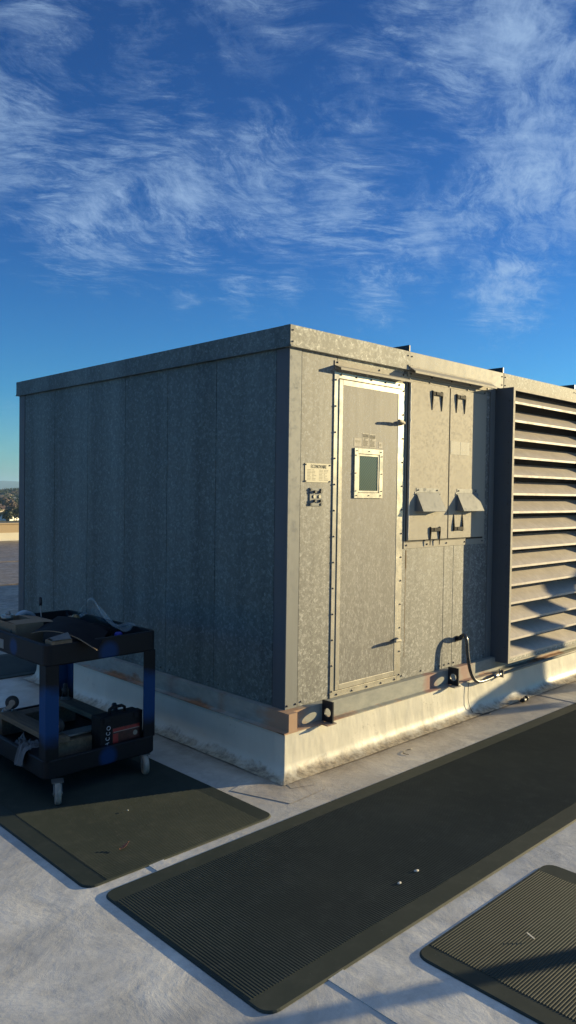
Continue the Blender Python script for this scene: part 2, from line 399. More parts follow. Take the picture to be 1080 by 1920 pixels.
# ------------------------------------------------------------------ world
def build_world():
    w = bpy.data.worlds.new('World'); S.world = w; w.use_nodes = True; nt = w.node_tree
    bg = nt.nodes['Background']; bg.inputs[1].default_value = .070
    sky = N(nt, 'ShaderNodeTexSky', sky_type='NISHITA'); sky.sun_disc = False
    sky.sun_elevation = SUN_EL; sky.sun_rotation = SUN_AZ; sky.altitude = 100
    sky.air_density = 1.0; sky.dust_density = .25; sky.ozone_density = 3.0
    tc = N(nt, 'ShaderNodeTexCoord'); nrm = N(nt, 'ShaderNodeVectorMath', operation='NORMALIZE'); L(nt, tc.outputs['Generated'], nrm.inputs[0])
    sp = N(nt, 'ShaderNodeSeparateXYZ'); L(nt, nrm.outputs[0], sp.inputs[0])
    up = math_(nt, 'MAXIMUM', sp.outputs[2], 0)
    tint = ramp(nt, up, SKYTINT).outputs[0]
    col = mixc(nt, 1.0, sky.outputs[0], tint, 'MULTIPLY')
    # cirrus on a plane high overhead
    den = math_(nt, 'ADD', up, .10)
    px = math_(nt, 'DIVIDE', sp.outputs[0], den); py = math_(nt, 'DIVIDE', sp.outputs[1], den)
    cb = N(nt, 'ShaderNodeCombineXYZ'); L(nt, px, cb.inputs[0]); L(nt, py, cb.inputs[1])
    mp = N(nt, 'ShaderNodeMapping'); mp.inputs['Rotation'].default_value = (0, 0, R(38)); L(nt, cb.outputs[0], mp.inputs[0])
    def sc(v, s):
        q = N(nt, 'ShaderNodeMapping'); q.inputs['Scale'].default_value = s; L(nt, v, q.inputs[0]); return q.outputs[0]
    wv = N(nt, 'ShaderNodeTexNoise'); wv.inputs['Scale'].default_value = 1.6; wv.inputs['Detail'].default_value = 4; L(nt, mp.outputs[0], wv.inputs['Vector'])
    wa = N(nt, 'ShaderNodeVectorMath', operation='MULTIPLY_ADD'); L(nt, wv.outputs['Color'], wa.inputs[0]); wa.inputs[1].default_value = (.24, .24, 0); L(nt, mp.outputs[0], wa.inputs[2])
    fine = noise_(nt, sc(wa.outputs[0], (1.3, 2.9, 1)), 6.0, 15, .76, .35)
    mp2 = N(nt, 'ShaderNodeMapping'); mp2.inputs['Rotation'].default_value = (0, 0, R(-62)); L(nt, wa.outputs[0], mp2.inputs[0])
    fine2 = noise_(nt, sc(mp2.outputs[0], (1.3, 2.9, 1)), 5.0, 15, .76, .35)
    pick = ramp(nt, noise_(nt, mp.outputs[0], 1.7, 3), [(.42, 0.0), (.58, 1.0)]).outputs[0]
    mf = nt.nodes.new('ShaderNodeMix'); L(nt, pick, mf.inputs[0]); L(nt, fine, mf.inputs[2]); L(nt, fine2, mf.inputs[3]); fine = mf.outputs[0]
    med = noise_(nt, sc(wa.outputs[0], (1.0, 1.4, 1)), 2.6, 12, .7, .3)
    blob = None
    for (d, r, a) in CLOUDS:
        dt = N(nt, 'ShaderNodeVectorMath', operation='DISTANCE'); L(nt, nrm.outputs[0], dt.inputs[0]); dt.inputs[1].default_value = d
        k = math_(nt, 'MULTIPLY', math_(nt, 'SUBTRACT', 1.0, math_(nt, 'DIVIDE', dt.outputs['Value'], r), clamp=True), a)
        blob = k if blob is None else math_(nt, 'MAXIMUM', blob, k)
    # elsewhere in the sky: broad random cover
    gen = math_(nt, 'MULTIPLY', math_(nt, 'SUBTRACT', noise_(nt, mp.outputs[0], .8, 3), .52), 1.6, clamp=True)
    k = math_(nt, 'MAXIMUM', blob, math_(nt, 'MULTIPLY', gen, .0))
    x = math_(nt, 'ADD', math_(nt, 'MULTIPLY', fine, .66), math_(nt, 'MULTIPLY', med, .34))
    x = math_(nt, 'ADD', x, math_(nt, 'MULTIPLY', k, .30))
    cl = ramp(nt, x, [(.60, 0.0), (.665, .14), (.735, .48), (.85, 1.0)]).outputs[0]
    cl = math_(nt, 'MULTIPLY', cl, math_(nt, 'MULTIPLY', k, 2.5, clamp=True))
    fade = math_(nt, 'MULTIPLY', math_(nt, 'SUBTRACT', up, .06), 9, clamp=True)
    cl = math_(nt, 'MULTIPLY', math_(nt, 'MULTIPLY', cl, fade), .66)
    over = math_(nt, 'MULTIPLY', math_(nt, 'MULTIPLY', math_(nt, 'SUBTRACT', up, .64), 6, clamp=True), ramp(nt, med, [(.35, .5), (.65, .85)]).outputs[0])  # unseen cloud cover overhead, added to lift the ambient light on the roof
    cl = math_(nt, 'MAXIMUM', cl, over)
    out = mixc(nt, cl, col, CLOUDCOL)
    L(nt, out, bg.inputs[0])
import_dirs = None
SKYTINT = [(0.0, (.62, 1.02, 1.42)), (.04, (.44, .94, 1.30)), (.12, (.22, .76, 1.22)), (.3, (.145, .53, 1.06)), (.6, (.13, .42, .88))]
CLOUDCOL = (2.8, 4.0, 5.7)
CAM = dict(loc=(-3.0287, -3.1143, 1.6), yaw=R(44.2176), pitch=R(1.4493), roll=R(.8023), f=1426.96)
def cam_axes():
    y, p, r = CAM['yaw'], CAM['pitch'], CAM['roll']
    f = Vector((math.sin(y) * math.cos(p), math.cos(y) * math.cos(p), -math.sin(p))); rt = Vector((math.cos(y), -math.sin(y), 0)); u = rt.cross(f)
    return rt * math.cos(r) + u * math.sin(r), -rt * math.sin(r) + u * math.cos(r), f
def azel(az, el): return (math.sin(R(az)) * math.cos(R(el)), math.cos(R(az)) * math.cos(R(el)), math.sin(R(el)))
# cloud banks: azimuth, elevation, angular radius, density
CLOUDS = [(azel(*a), r, k) for a, r, k in [
    ((22, 23), .17, .95), ((30, 19.5), .15, 1.0), ((26, 31), .17, .75), ((36, 21), .17, .85), ((33, 29), .16, .6), ((42, 22), .16, .8), ((48, 21), .16, .85), ((18, 20), .15, .8),
    ((60, 30), .24, 1.0), ((62, 22), .20, 1.0), ((54, 19), .14, .8), ((50, 27), .14, .6), ((44, 19.5), .12, .75), ((41, 33), .14, .75),
    ((60, 14.6), .10, 1.0), ((50.5, 14.8), .08, .85), ((40.5, 14.7), .06, .75), ((36.5, 14), .05, .6), ((44, 15.2), .06, .7), ((24, 5.5), .05, .45),
    ((66, 34), .26, .95), ((22, 38), .25, .8), ((50, 44), .3, .7), ((0, 30), .3, .8), ((85, 25), .3, .7), ((-40, 35), .35, .7), ((130, 40), .3, .6), ((200, 35), .35, .7)]]
build_world()

def build_camera():
    rt, u, f = cam_axes()
    c = bpy.data.cameras.new('camera'); o = bpy.data.objects.new('camera', c); COL.objects.link(o)
    c.sensor_fit = 'VERTICAL'; c.sensor_height = 36; c.lens = CAM['f'] / 1920 * 36; c.clip_start = .05; c.clip_end = 40000
    mw = Matrix((( rt.x, u.x, -f.x, 0), (rt.y, u.y, -f.y, 0), (rt.z, u.z, -f.z, 0), (0, 0, 0, 1)))
    o.matrix_world = Matrix.Translation(CAM['loc']) @ mw
    S.camera = o
build_camera()
def build_sun():
    l = bpy.data.lights.new('sun', 'SUN'); l.energy = 5.0; l.angle = R(.53); l.color = (1, .80, .44)
    o = bpy.data.objects.new('sun', l); COL.objects.link(o)
    d = Vector(azel(math.degrees(SUN_AZ), math.degrees(SUN_EL)))
    o.rotation_euler = d.to_track_quat('Z', 'Y').to_euler(); o.location = d * 60
build_sun()
S.view_settings.view_transform = 'Standard'; S.view_settings.look = 'None'; S.view_settings.exposure = 1.1; S.view_settings.gamma = 1

# ------------------------------------------------------------------ roof deck, parapets, host building
DX0, DX1, DY0, DY1 = -14.0, 26.0, -12.0, 19.8
def build_deck():
    # fine grid near the unit, coarse further off, gentle puckers in the membrane
    def axis(a, b, lo, hi, st, big):
        v = []; t = a
        while t < b - 1e-6: v.append(t); t += st if lo <= t < hi else big
        return v + [b]
    xs = axis(DX0, DX1, -2, 10, .12, .5); ys = axis(DY0, DY1, -2, 19, .12, .5)
    def h(x, y):
        far = min(1, max(0, (y - 3.6) / 3))
        n = noise.noise(Vector((x * .8, y * .8, 3))) * .004 * (.3 + far) + far * .010 * noise.noise(Vector((x * 2.2 + y * .3, y * 3.1, 9)))
        return min(n, 0) if far == 0 else n
    mb = MB(); nx = len(xs)
    mb.add([(x, y, h(x, y) - .001) for y in ys for x in xs], [(j * nx + i, j * nx + i + 1, (j + 1) * nx + i + 1, (j + 1) * nx + i) for j in range(len(ys) - 1) for i in range(nx - 1)], 0, True)
    tag(mb.build('roof_deck', M['deck']), kind='structure')
    s = MB()   # heat welded laps
    for x in (-1.127, 2.75, 6.6, -4.9): s.prism([(x - .075, -.003), (x - .075, .0025), (x + .0, .0035), (x + .004, -.003)], DY0 + .2, DY1 - .3 if x < -.2 else -.16, 'y')
    s.prism([(-8.2, -.004), (-8.2, .003), (-8.1, .004), (-8.1, -.004)], DX0 + .2, DX1 - .2, 'x')
    for y in (5.3, 9.2, 13.1): s.prism([(y, -.002), (y, .0085), (y + .11, .0085), (y + .11, -.002)], DX0 + .2, DX1 - .2, 'x')
    # patches at the curb corner
    s.add([(-.42, -.02, .0012), (-.30, -.36, .0012), (-.02, -.34, .0012), (.14, -.12, .0012), (-.12, .06, .0012)], [(0, 1, 2, 3, 4)])
    s.add([(-.16, -.22, .0026), (-.02, -.27, .0026), (.08, -.13, .0026), (-.10, -.05, .0026)], [(0, 1, 2, 3)])
    tag(s.build('roof_seam', M['deck'], recalc=False), kind='structure')
build_deck()

def build_parapets():
    def wall(x0, x1, y0, y1, label, inner):
        t = thing('parapet_wall', label, 'parapet wall', ((x0 + x1) / 2, (y0 + y1) / 2, 0))
        a = MB().box(x0, x1, y0, y1, -.02, .5); a.build('wall', M['parapet_tan'], t)
        b = MB().box(x0 - .02, x1 + .02, y0 - .03, y1 + .03, .5, .54); b.build('coping', M['parapet_tan'], t, .006)
        c = MB()
        if inner == 'S': c.prism([(y0 - .12, -.01), (y0 - .002, -.01), (y0 - .002, .24), (y0 - .03, .24), (y0 - .05, .05)], x0 + .2, x1 - .2, 'x')
        elif inner == 'N': c.prism([(y1 + .12, -.01), (y1 + .002, -.01), (y1 + .002, .24), (y1 + .03, .24), (y1 + .05, .05)], x0 + .2, x1 - .2, 'x')
        elif inner == 'W': c.prism([(x0 - .12, -.01), (x0 - .002, -.01), (x0 - .002, .24), (x0 - .03, .24), (x0 - .05, .05)], y0 + .2, y1 - .2, 'y')
        else: c.prism([(x1 + .12, -.01), (x1 + .002, -.01), (x1 + .002, .24), (x1 + .03, .24), (x1 + .05, .05)], y0 + .2, y1 - .2, 'y')
        c.build('base_flashing', M['parapet_pale'], t)
    wall(DX0, DX1, DY1, DY1 + .3, 'low tan parapet wall with pale base flashing along the far edge of the roof', 'S')
    wall(DX0 - .3, DX0 - .02, DY0, DY1 + .3, 'low tan parapet wall along the open left side of the roof', 'E')
    wall(DX1 + .02, DX1 + .3, DY0, DY1 + .3, 'low tan parapet wall beyond the far end of the metal unit', 'W')
    b = MB().box(DX0 - .25, DX1 + .25, DY0 - .1, DY1 + .25, -16, -.06)
    t = thing('host_building', 'large flat roofed building carrying the metal unit', 'building', (0, 0, -16))
    b.build('outer_wall', M['stucco_tan'], t)
build_parapets()

# ------------------------------------------------------------------ the air handling unit
H_T, H_C, W_B, LEN, DEP = 2.551, 2.427, .352, 19.0, 3.455
unit = thing('air_handling_unit', 'large galvanised sheet metal rooftop air handling unit with a door and louvers', 'HVAC unit', (0, 0, .24))
def build_unit():
    # dark core behind the panel joints
    MB().box(.012, LEN - .012, .012, DEP - .012, .30, 2.5).build('inner_casing', M['dark'], unit)
    # left end panels
    ys = [.11, .66, 1.187, 1.716, 2.253, 2.795, 3.345]
    for i in range(6):
        m = MB(); a, b_ = ys[i] + .002, ys[i + 1] - .002
        m.box(0, .03, a, b_, W_B, H_C)
        for k in range(2): m.screw(0, a + .05 + k * (b_ - a - .1), W_B + .03, 'x', .005)
        m.build('wall_panel', [M['galv_shade'], M['screw']], unit, .0015)
    m = MB(); m.box(-.003, .03, .004, .107, W_B - .004, H_C, 0); m.build('corner_trim', M['trim_shade'], unit, .002)
    MB().box(-.003, .03, 3.348, DEP, W_B - .004, H_C).build('corner_trim', M['trim_shade'], unit, .002)
    # front
    m = MB(); m.box(-.0025, .093, -.003, .0035, W_B, H_C)
    for z in (W_B + .02,): m.screw(.012, -.003, z); m.screw(.08, -.003, z)
    m.build('corner_trim', [M['trim'], M['screw']], unit)
    def fpanel(x0, x1, z0=W_B, z1=H_C, mat='galv', screws=True, y=0):
        m = MB(); m.box(x0 + .002, x1 - .002, y, .03, z0, z1)
        if screws:
            n = max(1, int((x1 - x0) / .2)); 
            for k in range(n + 1): m.screw(x0 + .03 + k * (x1 - x0 - .06) / max(1, n), y, z0 + .025)
        return m.build('wall_panel', [M[mat], M['screw']], unit, .0012)
    fpanel(.096, .40)
    fpanel(.40, 1.06, 2.32, H_C, 'galv_cap', False)
    fpanel(1.06, 1.562, W_B); fpanel(1.562, 1.682, W_B); fpanel(1.682, 2.14, W_B)
    MB().box(1.112, 1.116, -.0006, -.0001, .50, 1.225).box(1.1085, 1.1215, -.0006, -.0001, 1.10, 1.2245).build('rust_streak', M['rust'], unit)
    fpanel(2.14, 2.215, W_B, H_C, 'trim', False, -.004)
    fpanel(2.215, 6.52, W_B, H_C, 'galv', False)
    for x in [6.52 + 1.2 * k for k in range(10)]: fpanel(x, min(LEN, x + 1.2))
    # back and far end
    MB().box(0.03, LEN, DEP - .03, DEP, W_B, H_C).build('wall_panel', M['galv'], unit)
    MB().box(LEN - .03, LEN, .03, DEP - .03, W_B, H_C).build('wall_panel', M['galv'], unit)
    # cap flashing in lengths, front; one run on the left end
    joints = [-.02, 1.10, 2.30, 3.52, 4.74, 5.96, 7.18, 8.4, 9.62, 10.84, 12.06, 13.28, 14.5, 15.72, 16.94, 18.16, LEN + .02]
    for k in range(len(joints) - 1):
        a, b_ = joints[k], joints[k + 1]; d = .0025 if k % 2 == 0 else 0
        m = MB(); m.box(a, b_ - .002, -.02 - d, .03, H_C, H_T)
        m.box(a, b_ - .002, -.026 - d, -.0195 - d, H_C, H_C + .010)
        for xx in (a + .02, b_ - .025):
            for z in (H_C + .03, H_T - .03): m.screw(xx, -.02 - d, z, 'y', .005)
        m.build('cap_flashing', [M['galv_cap'] if k != 1 else M['galv'], M['screw']], unit, .0015)
    m = MB(); m.box(-.0225, .03, .031, DEP + .02, H_C, H_T - .001); m.box(-.028, -.0222, -.018, DEP + .02, H_C, H_C + .010)
    m.add([(-.0225, -.0225, H_C), (-.0225, .031, H_C), (-.0225, .031, H_T), (-.0225, -.0225, H_T)], [(0, 1, 2, 3)])
    m.build('cap_flashing', M['galv_shade'], unit)
    MB().box(.031, LEN, .031, DEP + .02, H_C + .02, H_T - .012).build('roof_panel', M['galv'], unit)
    for k, x in enumerate(joints[1:-1]):   # standing seams running back over the roof
        m = MB(); m.box(x - .012, x + .012, .031, DEP, H_T - .011, H_T + .044); m.box(x - .012, x + .002, -.018, .031, H_T + .001, H_T + .044)
        m.build('standing_seam', M['black_metal'], unit, .002)
    # channel beam base
    prof = [(-.055, .248), (-.080, .248), (-.080, .240), (-.04, .240), (-.015, .240), (-.015, W_B), (-.045, W_B), (-.045, .248)]
    m = MB(); m.prism([(-.046, .250), (-.080, .246), (-.080, .240), (.02, .240), (.02, .351), (-.046, .351)], -.046, LEN, 'x')
    m.prism([(.021, .2404), (.021, .3505), (-.0455, .3505), (-.0455, .2495), (-.080, .2455), (-.080, .2404)], -.0795, DEP, 'y')
    m.add([(-.080, -.080, .240), (-.080, -.02, .240), (-.080, -.02, .246), (-.080, -.080, .246), (-.046, -.080, .246), (-.046, -.080, .240), (-.046, -.046, .25)], [(0, 1, 2, 3), (0, 3, 4, 5), (3, 4, 6)])
    m.build('base_beam', M['beam'], unit)
    # lifting lugs: steel plate with a round hole, square to the beam
    def lug(x):   # x of the plate
        m = MB(); n = 20; cy, cz, r = -.090, .305, .026
        y0, y1, z0, z1 = -.132, -.047, .250, .374
        outer = []; inner = []
        for i in range(n):
            a = 2 * math.pi * i / n; c_, s_ = math.cos(a), math.sin(a); inner.append((cy + r * c_, cz + r * s_))
            t = min((( y1 - cy) / c_) if c_ > 1e-6 else ((y0 - cy) / c_ if c_ < -1e-6 else 9), ((z1 - cz) / s_) if s_ > 1e-6 else ((z0 - cz) / s_ if s_ < -1e-6 else 9))
            outer.append((cy + c_ * t, cz + s_ * t))
        # add true corners by snapping the nearest ring point
        for cor in ((y0, z0), (y1, z0), (y1, z1), (y0, z1)):
            j = min(range(n), key=lambda q: (outer[q][0] - cor[0]) ** 2 + (outer[q][1] - cor[1]) ** 2); outer[j] = cor
        V = []
        for xx in (x, x + .010):
            V += [(xx, p[0], p[1]) for p in outer] + [(xx, p[0], p[1]) for p in inner]
        F = []
        for i in range(n):
            j = (i + 1) % n
            F += [(i, j, n + j, n + i), (2 * n + i, 2 * n + j, 3 * n + j, 3 * n + i), (i, j, 2 * n + j, 2 * n + i), (n + i, n + j, 3 * n + j, 3 * n + i)]
        m.add(V, F)
        m.box(x - .05, x + .03, -.138, -.0802, .243, .2495, 1)
        m.build('lifting_lug', [M['black_metal'], M['beam']], unit)
    lug(.262); lug(1.575)
build_unit()

# door -------------------------------------------------------------
def ring_frame(m, x0, x1, z0, z1, w, y0, y1, mi=0, wt=None):
    wt = w if wt is None else wt
    m.box(x0, x0 + w, y0, y1, z0, z1, mi); m.box(x1 - w, x1, y0, y1, z0, z1, mi)
    m.box(x0 + w, x1 - w, y0, y1, z1 - wt, z1, mi); m.box(x0 + w, x1 - w, y0, y1, z0, z0 + w, mi)
def build_door():
    d = MB()
    X0, X1, Z0, Z1 = .372, 1.066, .352, 2.335
    ring_frame(d, X0, X1, Z0, Z1, .037, -.006, -.001)
    for k in range(13):
        z = Z0 + .04 + k * (Z1 - Z0 - .09) / 12
        d.screw(X0 + .013, -.006, z, 'y', .0055); d.screw(X1 - .013, -.006, z, 'y', .0055)
    for k in range(5):
        x = X0 + .06 + k * (X1 - X0 - .12) / 4; d.screw(x, -.006, Z1 - .014, 'y', .0065); d.screw(x, -.006, Z0 + .015, 'y', .0065)
    frame = d.build('door', [M['alu'], M['screw']], unit, .0012)
    MB().box(X0 + .037, X1 - .037, -.0045, -.002, Z0 + .037, Z1 - .037).build('gasket', M['gasket'], frame)
    lf = MB(); x0, x1, z0, z1 = X0 + .041, X1 - .041, Z0 + .042, Z1 - .043
    ring_frame(lf, x0, x1, z0, z1, .033, -.0105, -.0047)
    lf.build('door_rim', M['alu'], frame, .0015)
    p = MB(); p.box(x0 + .033, x1 - .033, -.0085, -.0049, z0 + .033, z1 - .033)
    
    p.build('door_panel', M['galv_fine'], frame)
    # window
    wx0, wx1, wz0, wz1 = .555, .832, 1.572, 1.884
    w = MB(); ring_frame(w, wx0, wx1, wz0, wz1, .034, -.0180, -.0087)
    ring_frame(w, wx0 + .036, wx1 - .036, wz0 + .036, wz1 - .036, .012, -.0150, -.0086)
    for x in (wx0 + .02, (wx0 + wx1) / 2, wx1 - .02):
        w.screw(x, -.018, wz1 - .017, 'y', .0035); w.screw(x, -.018, wz0 + .017, 'y', .0035)
    for x in (wx0 + .012, wx1 - .012):
        for z in (wz0 + .045, (wz0 + wz1) / 2, wz1 - .045): w.screw(x, -.018, z, 'y', .0035)
    w.build('window_frame', [M['alu'], M['screw']], frame, .0015)
    MB().box(wx0 + .0485, wx1 - .0485, -.0115, -.0090, wz0 + .0485, wz1 - .0485).build('window_pane', M['glass'], frame)
    # lever handles
    for z in (2.070, .632):
        h = MB(); xx = 1.012
        h.tube([(xx, -.010, z), (xx, -.030, z), (xx, -.034, z)], [.017, .015, .010], 16)
        h.tube([(xx + .010, -.040, z - .002), (xx, -.042, z), (xx - .025, -.047, z + .004), (xx - .055, -.058, z + .007), (xx - .082, -.068, z + .008), (xx - .090, -.070, z + .008)], [.008, .011, .011, .010, .009, .004], 12)
        h.tube([(xx, -.032, z), (xx, -.043, z)], .010, 12)
        h.build('handle', M['steel'], frame)
    # stickers above the window
    def sticker(x, z, w_, h_, body, name='warning_sticker'):
        s = MB(); s.box(x, x + w_, -.0095, -.0087, z, z + h_); o = s.build(name, M['sticker'], frame); body(x, z, w_, h_, o); return o
    def warn(head):
        def f(x, z, w_, h_, o):
            q = MB(); q.box(x + .006, x + w_ - .004, -.0100, -.0096, z + h_ - .026, z + h_ - .006)
            for k in range(9):
                zz = z + .006 + k * .0062
                if k in (6, 7): q.box(x + .010 + (k % 2) * .008, x + w_ * .45, -.0100, -.0096, zz, zz + .004)
                else: q.box(x + .008, x + w_ - .008 - (k * 7 % 5) * .002, -.0100, -.0096, zz, zz + .0036)
            q.build('print', M['ink'], o)
            text_mesh(head, .014, M['sticker'], 'lettering', o, FRONT(x + w_ / 2, -.0102, z + h_ - .016), .0003, .8)
        return f
    sticker(.634, 1.893, .064, .088, warn('WARNING')); sticker(.702, 1.893, .064, .086, warn('CAUTION'))
    def small(x, z, w_, h_, o):
        q = MB(); q.box(x + .012, x + w_ - .012, -.0100, -.0096, z + h_ * .55, z + h_ * .7); q.box(x + .018, x + w_ - .02, -.0100, -.0096, z + h_ * .4, z + h_ * .47); q.build('print', M['ink_pale'], o)
    sticker(.556, 1.895, .072, .052, small, 'faded_sticker')
    def ul(x, z, w_, h_, o):
        q = MB(); q.tube([(x + w_ / 2, -.0096, z + h_ / 2), (x + w_ / 2, -.0102, z + h_ / 2)], .009, 16); q.build('print', M['ink_pale'], o)
    sticker(.795, 1.895, .038, .038, ul, 'faded_sticker')
    # drip rail over the door
    r = MB(); r.box(.375, 1.085, -.004, -.001, 2.350, 2.402); r.prism([(-.0042, 2.374), (-.052, 2.354), (-.052, 2.3515), (-.0042, 2.3715)], .376, 1.084, 'x'); r.box(.376, 1.084, -.0545, -.0522, 2.341, 2.3545)
    for x in (.40, .80, 1.05): r.screw(x, -.004, 2.392, 'y', .006)
    r.build('drip_rail', [M['steel'], M['screw']], unit)
build_door()

def build_access():
    x0, x1, z0, z1 = 1.085, 2.065, 1.235, 2.385
    f = MB(); f.box(x0, x1 + .02, -.0045, -.0005, z0, z1 + .005)
    for k in range(5): f.screw(x0 + .03 + k * .235, -.0045, z0 + .022, 'y', .006); f.screw(x0 + .03 + k * .235, -.0045, z1 - .012, 'y', .006)
    fr = f.build('access_panel_frame', [M['steel'], M['screw']], unit)
    g = MB(); g.box(x0 + .012, x1 - .005, -.0065, -.0046, z0 + .042, z1 - .022); g.build('gasket', M['gasket'], fr)
    # ragged sealant bead on the left edge
    b = MB(); pts = []
    for k in range(60):
        z = z0 + .06 + k * (z1 - z0 - .1) / 59
        pts.append((x0 + .024 + .004 * noise.noise(Vector((k * .7, 0, 0))), -.0215, z))
    b.tube(pts, [.0045 + .0035 * noise.noise(Vector((k * 1.3, 5, 0))) for k in range(60)], 6); 
    panels = []
    for i, (a, c) in enumerate(((x0 + .018, 1.566), (1.578, x1 - .012))):
        m = MB(); m.box(a, c, -.0220, -.0066, z0 + .055, z1 - .027)
        p = m.build('access_panel', M['steel'], unit, .002); panels.append(p)
    b.build('sealant_bead', M['sealant'], panels[0])
    tag(panels[0], 'wide access panel nearest the door'); tag(panels[1], 'access panel beside the louvered hood')
    s = MB()
    s.box(1.590, 1.71, -.0232, -.0221, 1.89, 1.985); s.box(1.713, 1.83, -.0232, -.0221, 1.89, 1.985); s.build('patch_plate', M['galv'], panels[1])
    def handle(xc, w, zb, zt, up, par):
        """pull handle: two tapered side arms joined by a bar at the end that stands out"""
        h = MB(); d = .011; t = .007
        zg, zf = (zt, zb) if up else (zb, zt)      # bar end, flush end
        sg = 1 if up else -1
        for x in (xc - w / 2, xc + w / 2 - t):
            h.prism([(-.0222, zf), (-.0245, zf), (-.022 - d, zg - sg * .030), (-.022 - d, zg), (-.0222, zg + sg * .006)], x, x + t, 'x')
        h.box(xc - w / 2 + t, xc + w / 2 - t, -.022 - d - .001, -.022 - d + .006, min(zg - sg * .002, zg - sg * .026), max(zg - sg * .002, zg - sg * .026))
        h.box(xc - w * .2, xc + w * .2, -.022 - d - .004, -.022 - d - .0012, min(zg - sg * .004, zg - sg * .024), max(zg - sg * .004, zg - sg * .024))
        h.build('handle', M['flat_black'], par)
    handle(1.412, .120, 2.185, 2.315, True, panels[0]); handle(1.705, .112, 2.190, 2.320, True, panels[1])
    handle(1.414, .118, 1.250, 1.372, True, panels[0]); handle(1.700, .118, 1.345, 1.465, False, panels[1])
    def vent(xa, w, par):
        ztop, zbot, d = 1.615, 1.487, .062
        v = MB(); y = -.0225
        v.box(xa, xa + w, y - .002, y, ztop, ztop + .030)
        v.screw(xa + .02, y - .002, ztop + .016, 'y', .005); v.screw(xa + w - .02, y - .002, ztop + .016, 'y', .005)
        t = .0018
        A = [(xa, y, ztop), (xa + w, y, ztop), (xa + w + .012, y - d, zbot), (xa - .012 + .012, y - d, zbot)]
        v.add(A + [(p[0], p[1] + t, p[2] - t * 1.5) for p in A], [(0, 1, 2, 3), (4, 5, 6, 7), (0, 1, 5, 4), (1, 2, 6, 5), (2, 3, 7, 6), (3, 0, 4, 7)])
        for x in (xa, xa + w + .010):
            sx = xa if x == xa else xa + w
            v.add([(sx, y, ztop), (x, y - d, zbot), (sx, y, zbot), (sx + .002, y, ztop), (x + .002, y - d, zbot), (sx + .002, y, zbot)], [(0, 1, 2), (3, 4, 5), (0, 1, 4, 3), (1, 2, 5, 4), (0, 2, 5, 3)])
        for x in (xa - .018, xa + w): v.box(x, x + .018, y - .002, y, zbot, ztop + .004)
        v.screw(xa - .009, y - .002, ztop - .012, 'y', .004); v.screw(xa + w + .009, y - .002, ztop - .012, 'y', .004)
        v.build('vent_cowl', [M['trim'], M['screw']], par)
    vent(1.190, .262, panels[0]); vent(1.680, .262, panels[1])
    r = MB(); r.box(1.085, 2.11, -.0330, -.0290, 2.430, 2.456); r.prism([(-.0332, 2.446), (-.074, 2.418), (-.074, 2.4155), (-.0332, 2.4435)], 1.086, 2.109, 'x'); r.box(1.086, 2.109, -.0765, -.0742, 2.404, 2.4185)
    r.prism([(-.0005, 2.392), (-.0005, 2.424), (-.012, 2.424), (-.012, 2.392)], 1.09, 2.13, 'x')
    for x in (1.12, 1.36, 1.6, 1.84, 2.08): r.screw(x, -.012, 2.408, 'y', .006)
    r.build('drip_rail', [M['steel'], M['screw']], unit)
build_access()

def build_hood():
    y0 = -.152; zb, zt = .318, 2.424
    bays = [(2.215, 3.66), (3.66, 5.10), (5.10, 6.54)]
    m = MB()
    m.box(bays[0][0], bays[0][0] + .003, y0, -.001, zb, zt)                     # side sheet
    m.box(bays[0][0] + .003, bays[-1][1], y0, -.001, zt - .003, zt); m.box(bays[0][0] + .003, bays[-1][1], y0, -.001, zb, zb + .003)
    m.box(bays[-1][1] - .003, bays[-1][1], y0, -.001, zb + .003, zt - .003)
    for k in range(13):
        z = zb + .12 + k * .157; m.screw(bays[0][0], y0 + .028, z, 'x', .0042)
    hood = m.build('louver_hood', [M['trim_shade'], M['screw']], unit)
    for (a, b_) in bays:
        q = MB()
        q.box(a, a + .026, y0 - .004, y0 - .0002, zb, zt); q.box(b_ - .026, b_ - .001, y0 - .004, y0 - .0002, zb, zt)
        q.box(a + .026, b_ - .026, y0 - .004, y0 - .0002, zt - .024, zt); q.box(a + .026, b_ - .026, y0 - .004, y0 - .0002, zb, zb + .012)
        q.box(b_ - .028, b_ - .026, y0, -.02, zb + .01, zt - .01)
        q.build('louver_frame', M['steel'], hood)
        s = MB(); x0, x1 = a + .020, b_ - .027
        for k in range(15):
            z = .357 + k * .1395
            yl = y0 + .002; d_, h_ = .128, .090
            if k == 14: h_, d_ = .084, .120
            t = .0022
            # folded lip and sloping blade
            s.add([(x0, yl, z - .007), (x1, yl, z - .007), (x1, yl, z + .010), (x0, yl, z + .010)] + [(x0, yl + t, z - .007), (x1, yl + t, z - .007), (x1, yl + t, z + .009), (x0, yl + t, z + .009)],
                  [(0, 1, 2, 3), (4, 5, 6, 7), (0, 1, 5, 4)])
            P = [(yl, z + .010), (yl + d_, z + .010 + h_), (yl + d_, z + .010 + h_ - t), (yl + t, z + .009)]
            s.prism(P, x0, x1, 'x')
        s.box(x0, x1, y0 + .0015, y0 + .004, zb + .012, .351, 1)
        s.build('louver_blades', [M['louver'], M['galv_cap']], hood)
        MB().box(a + .02, b_ - .02, -.022, -.001, zb + .02, zt - .02).build('bird_screen', M['dark'], hood)
build_hood()

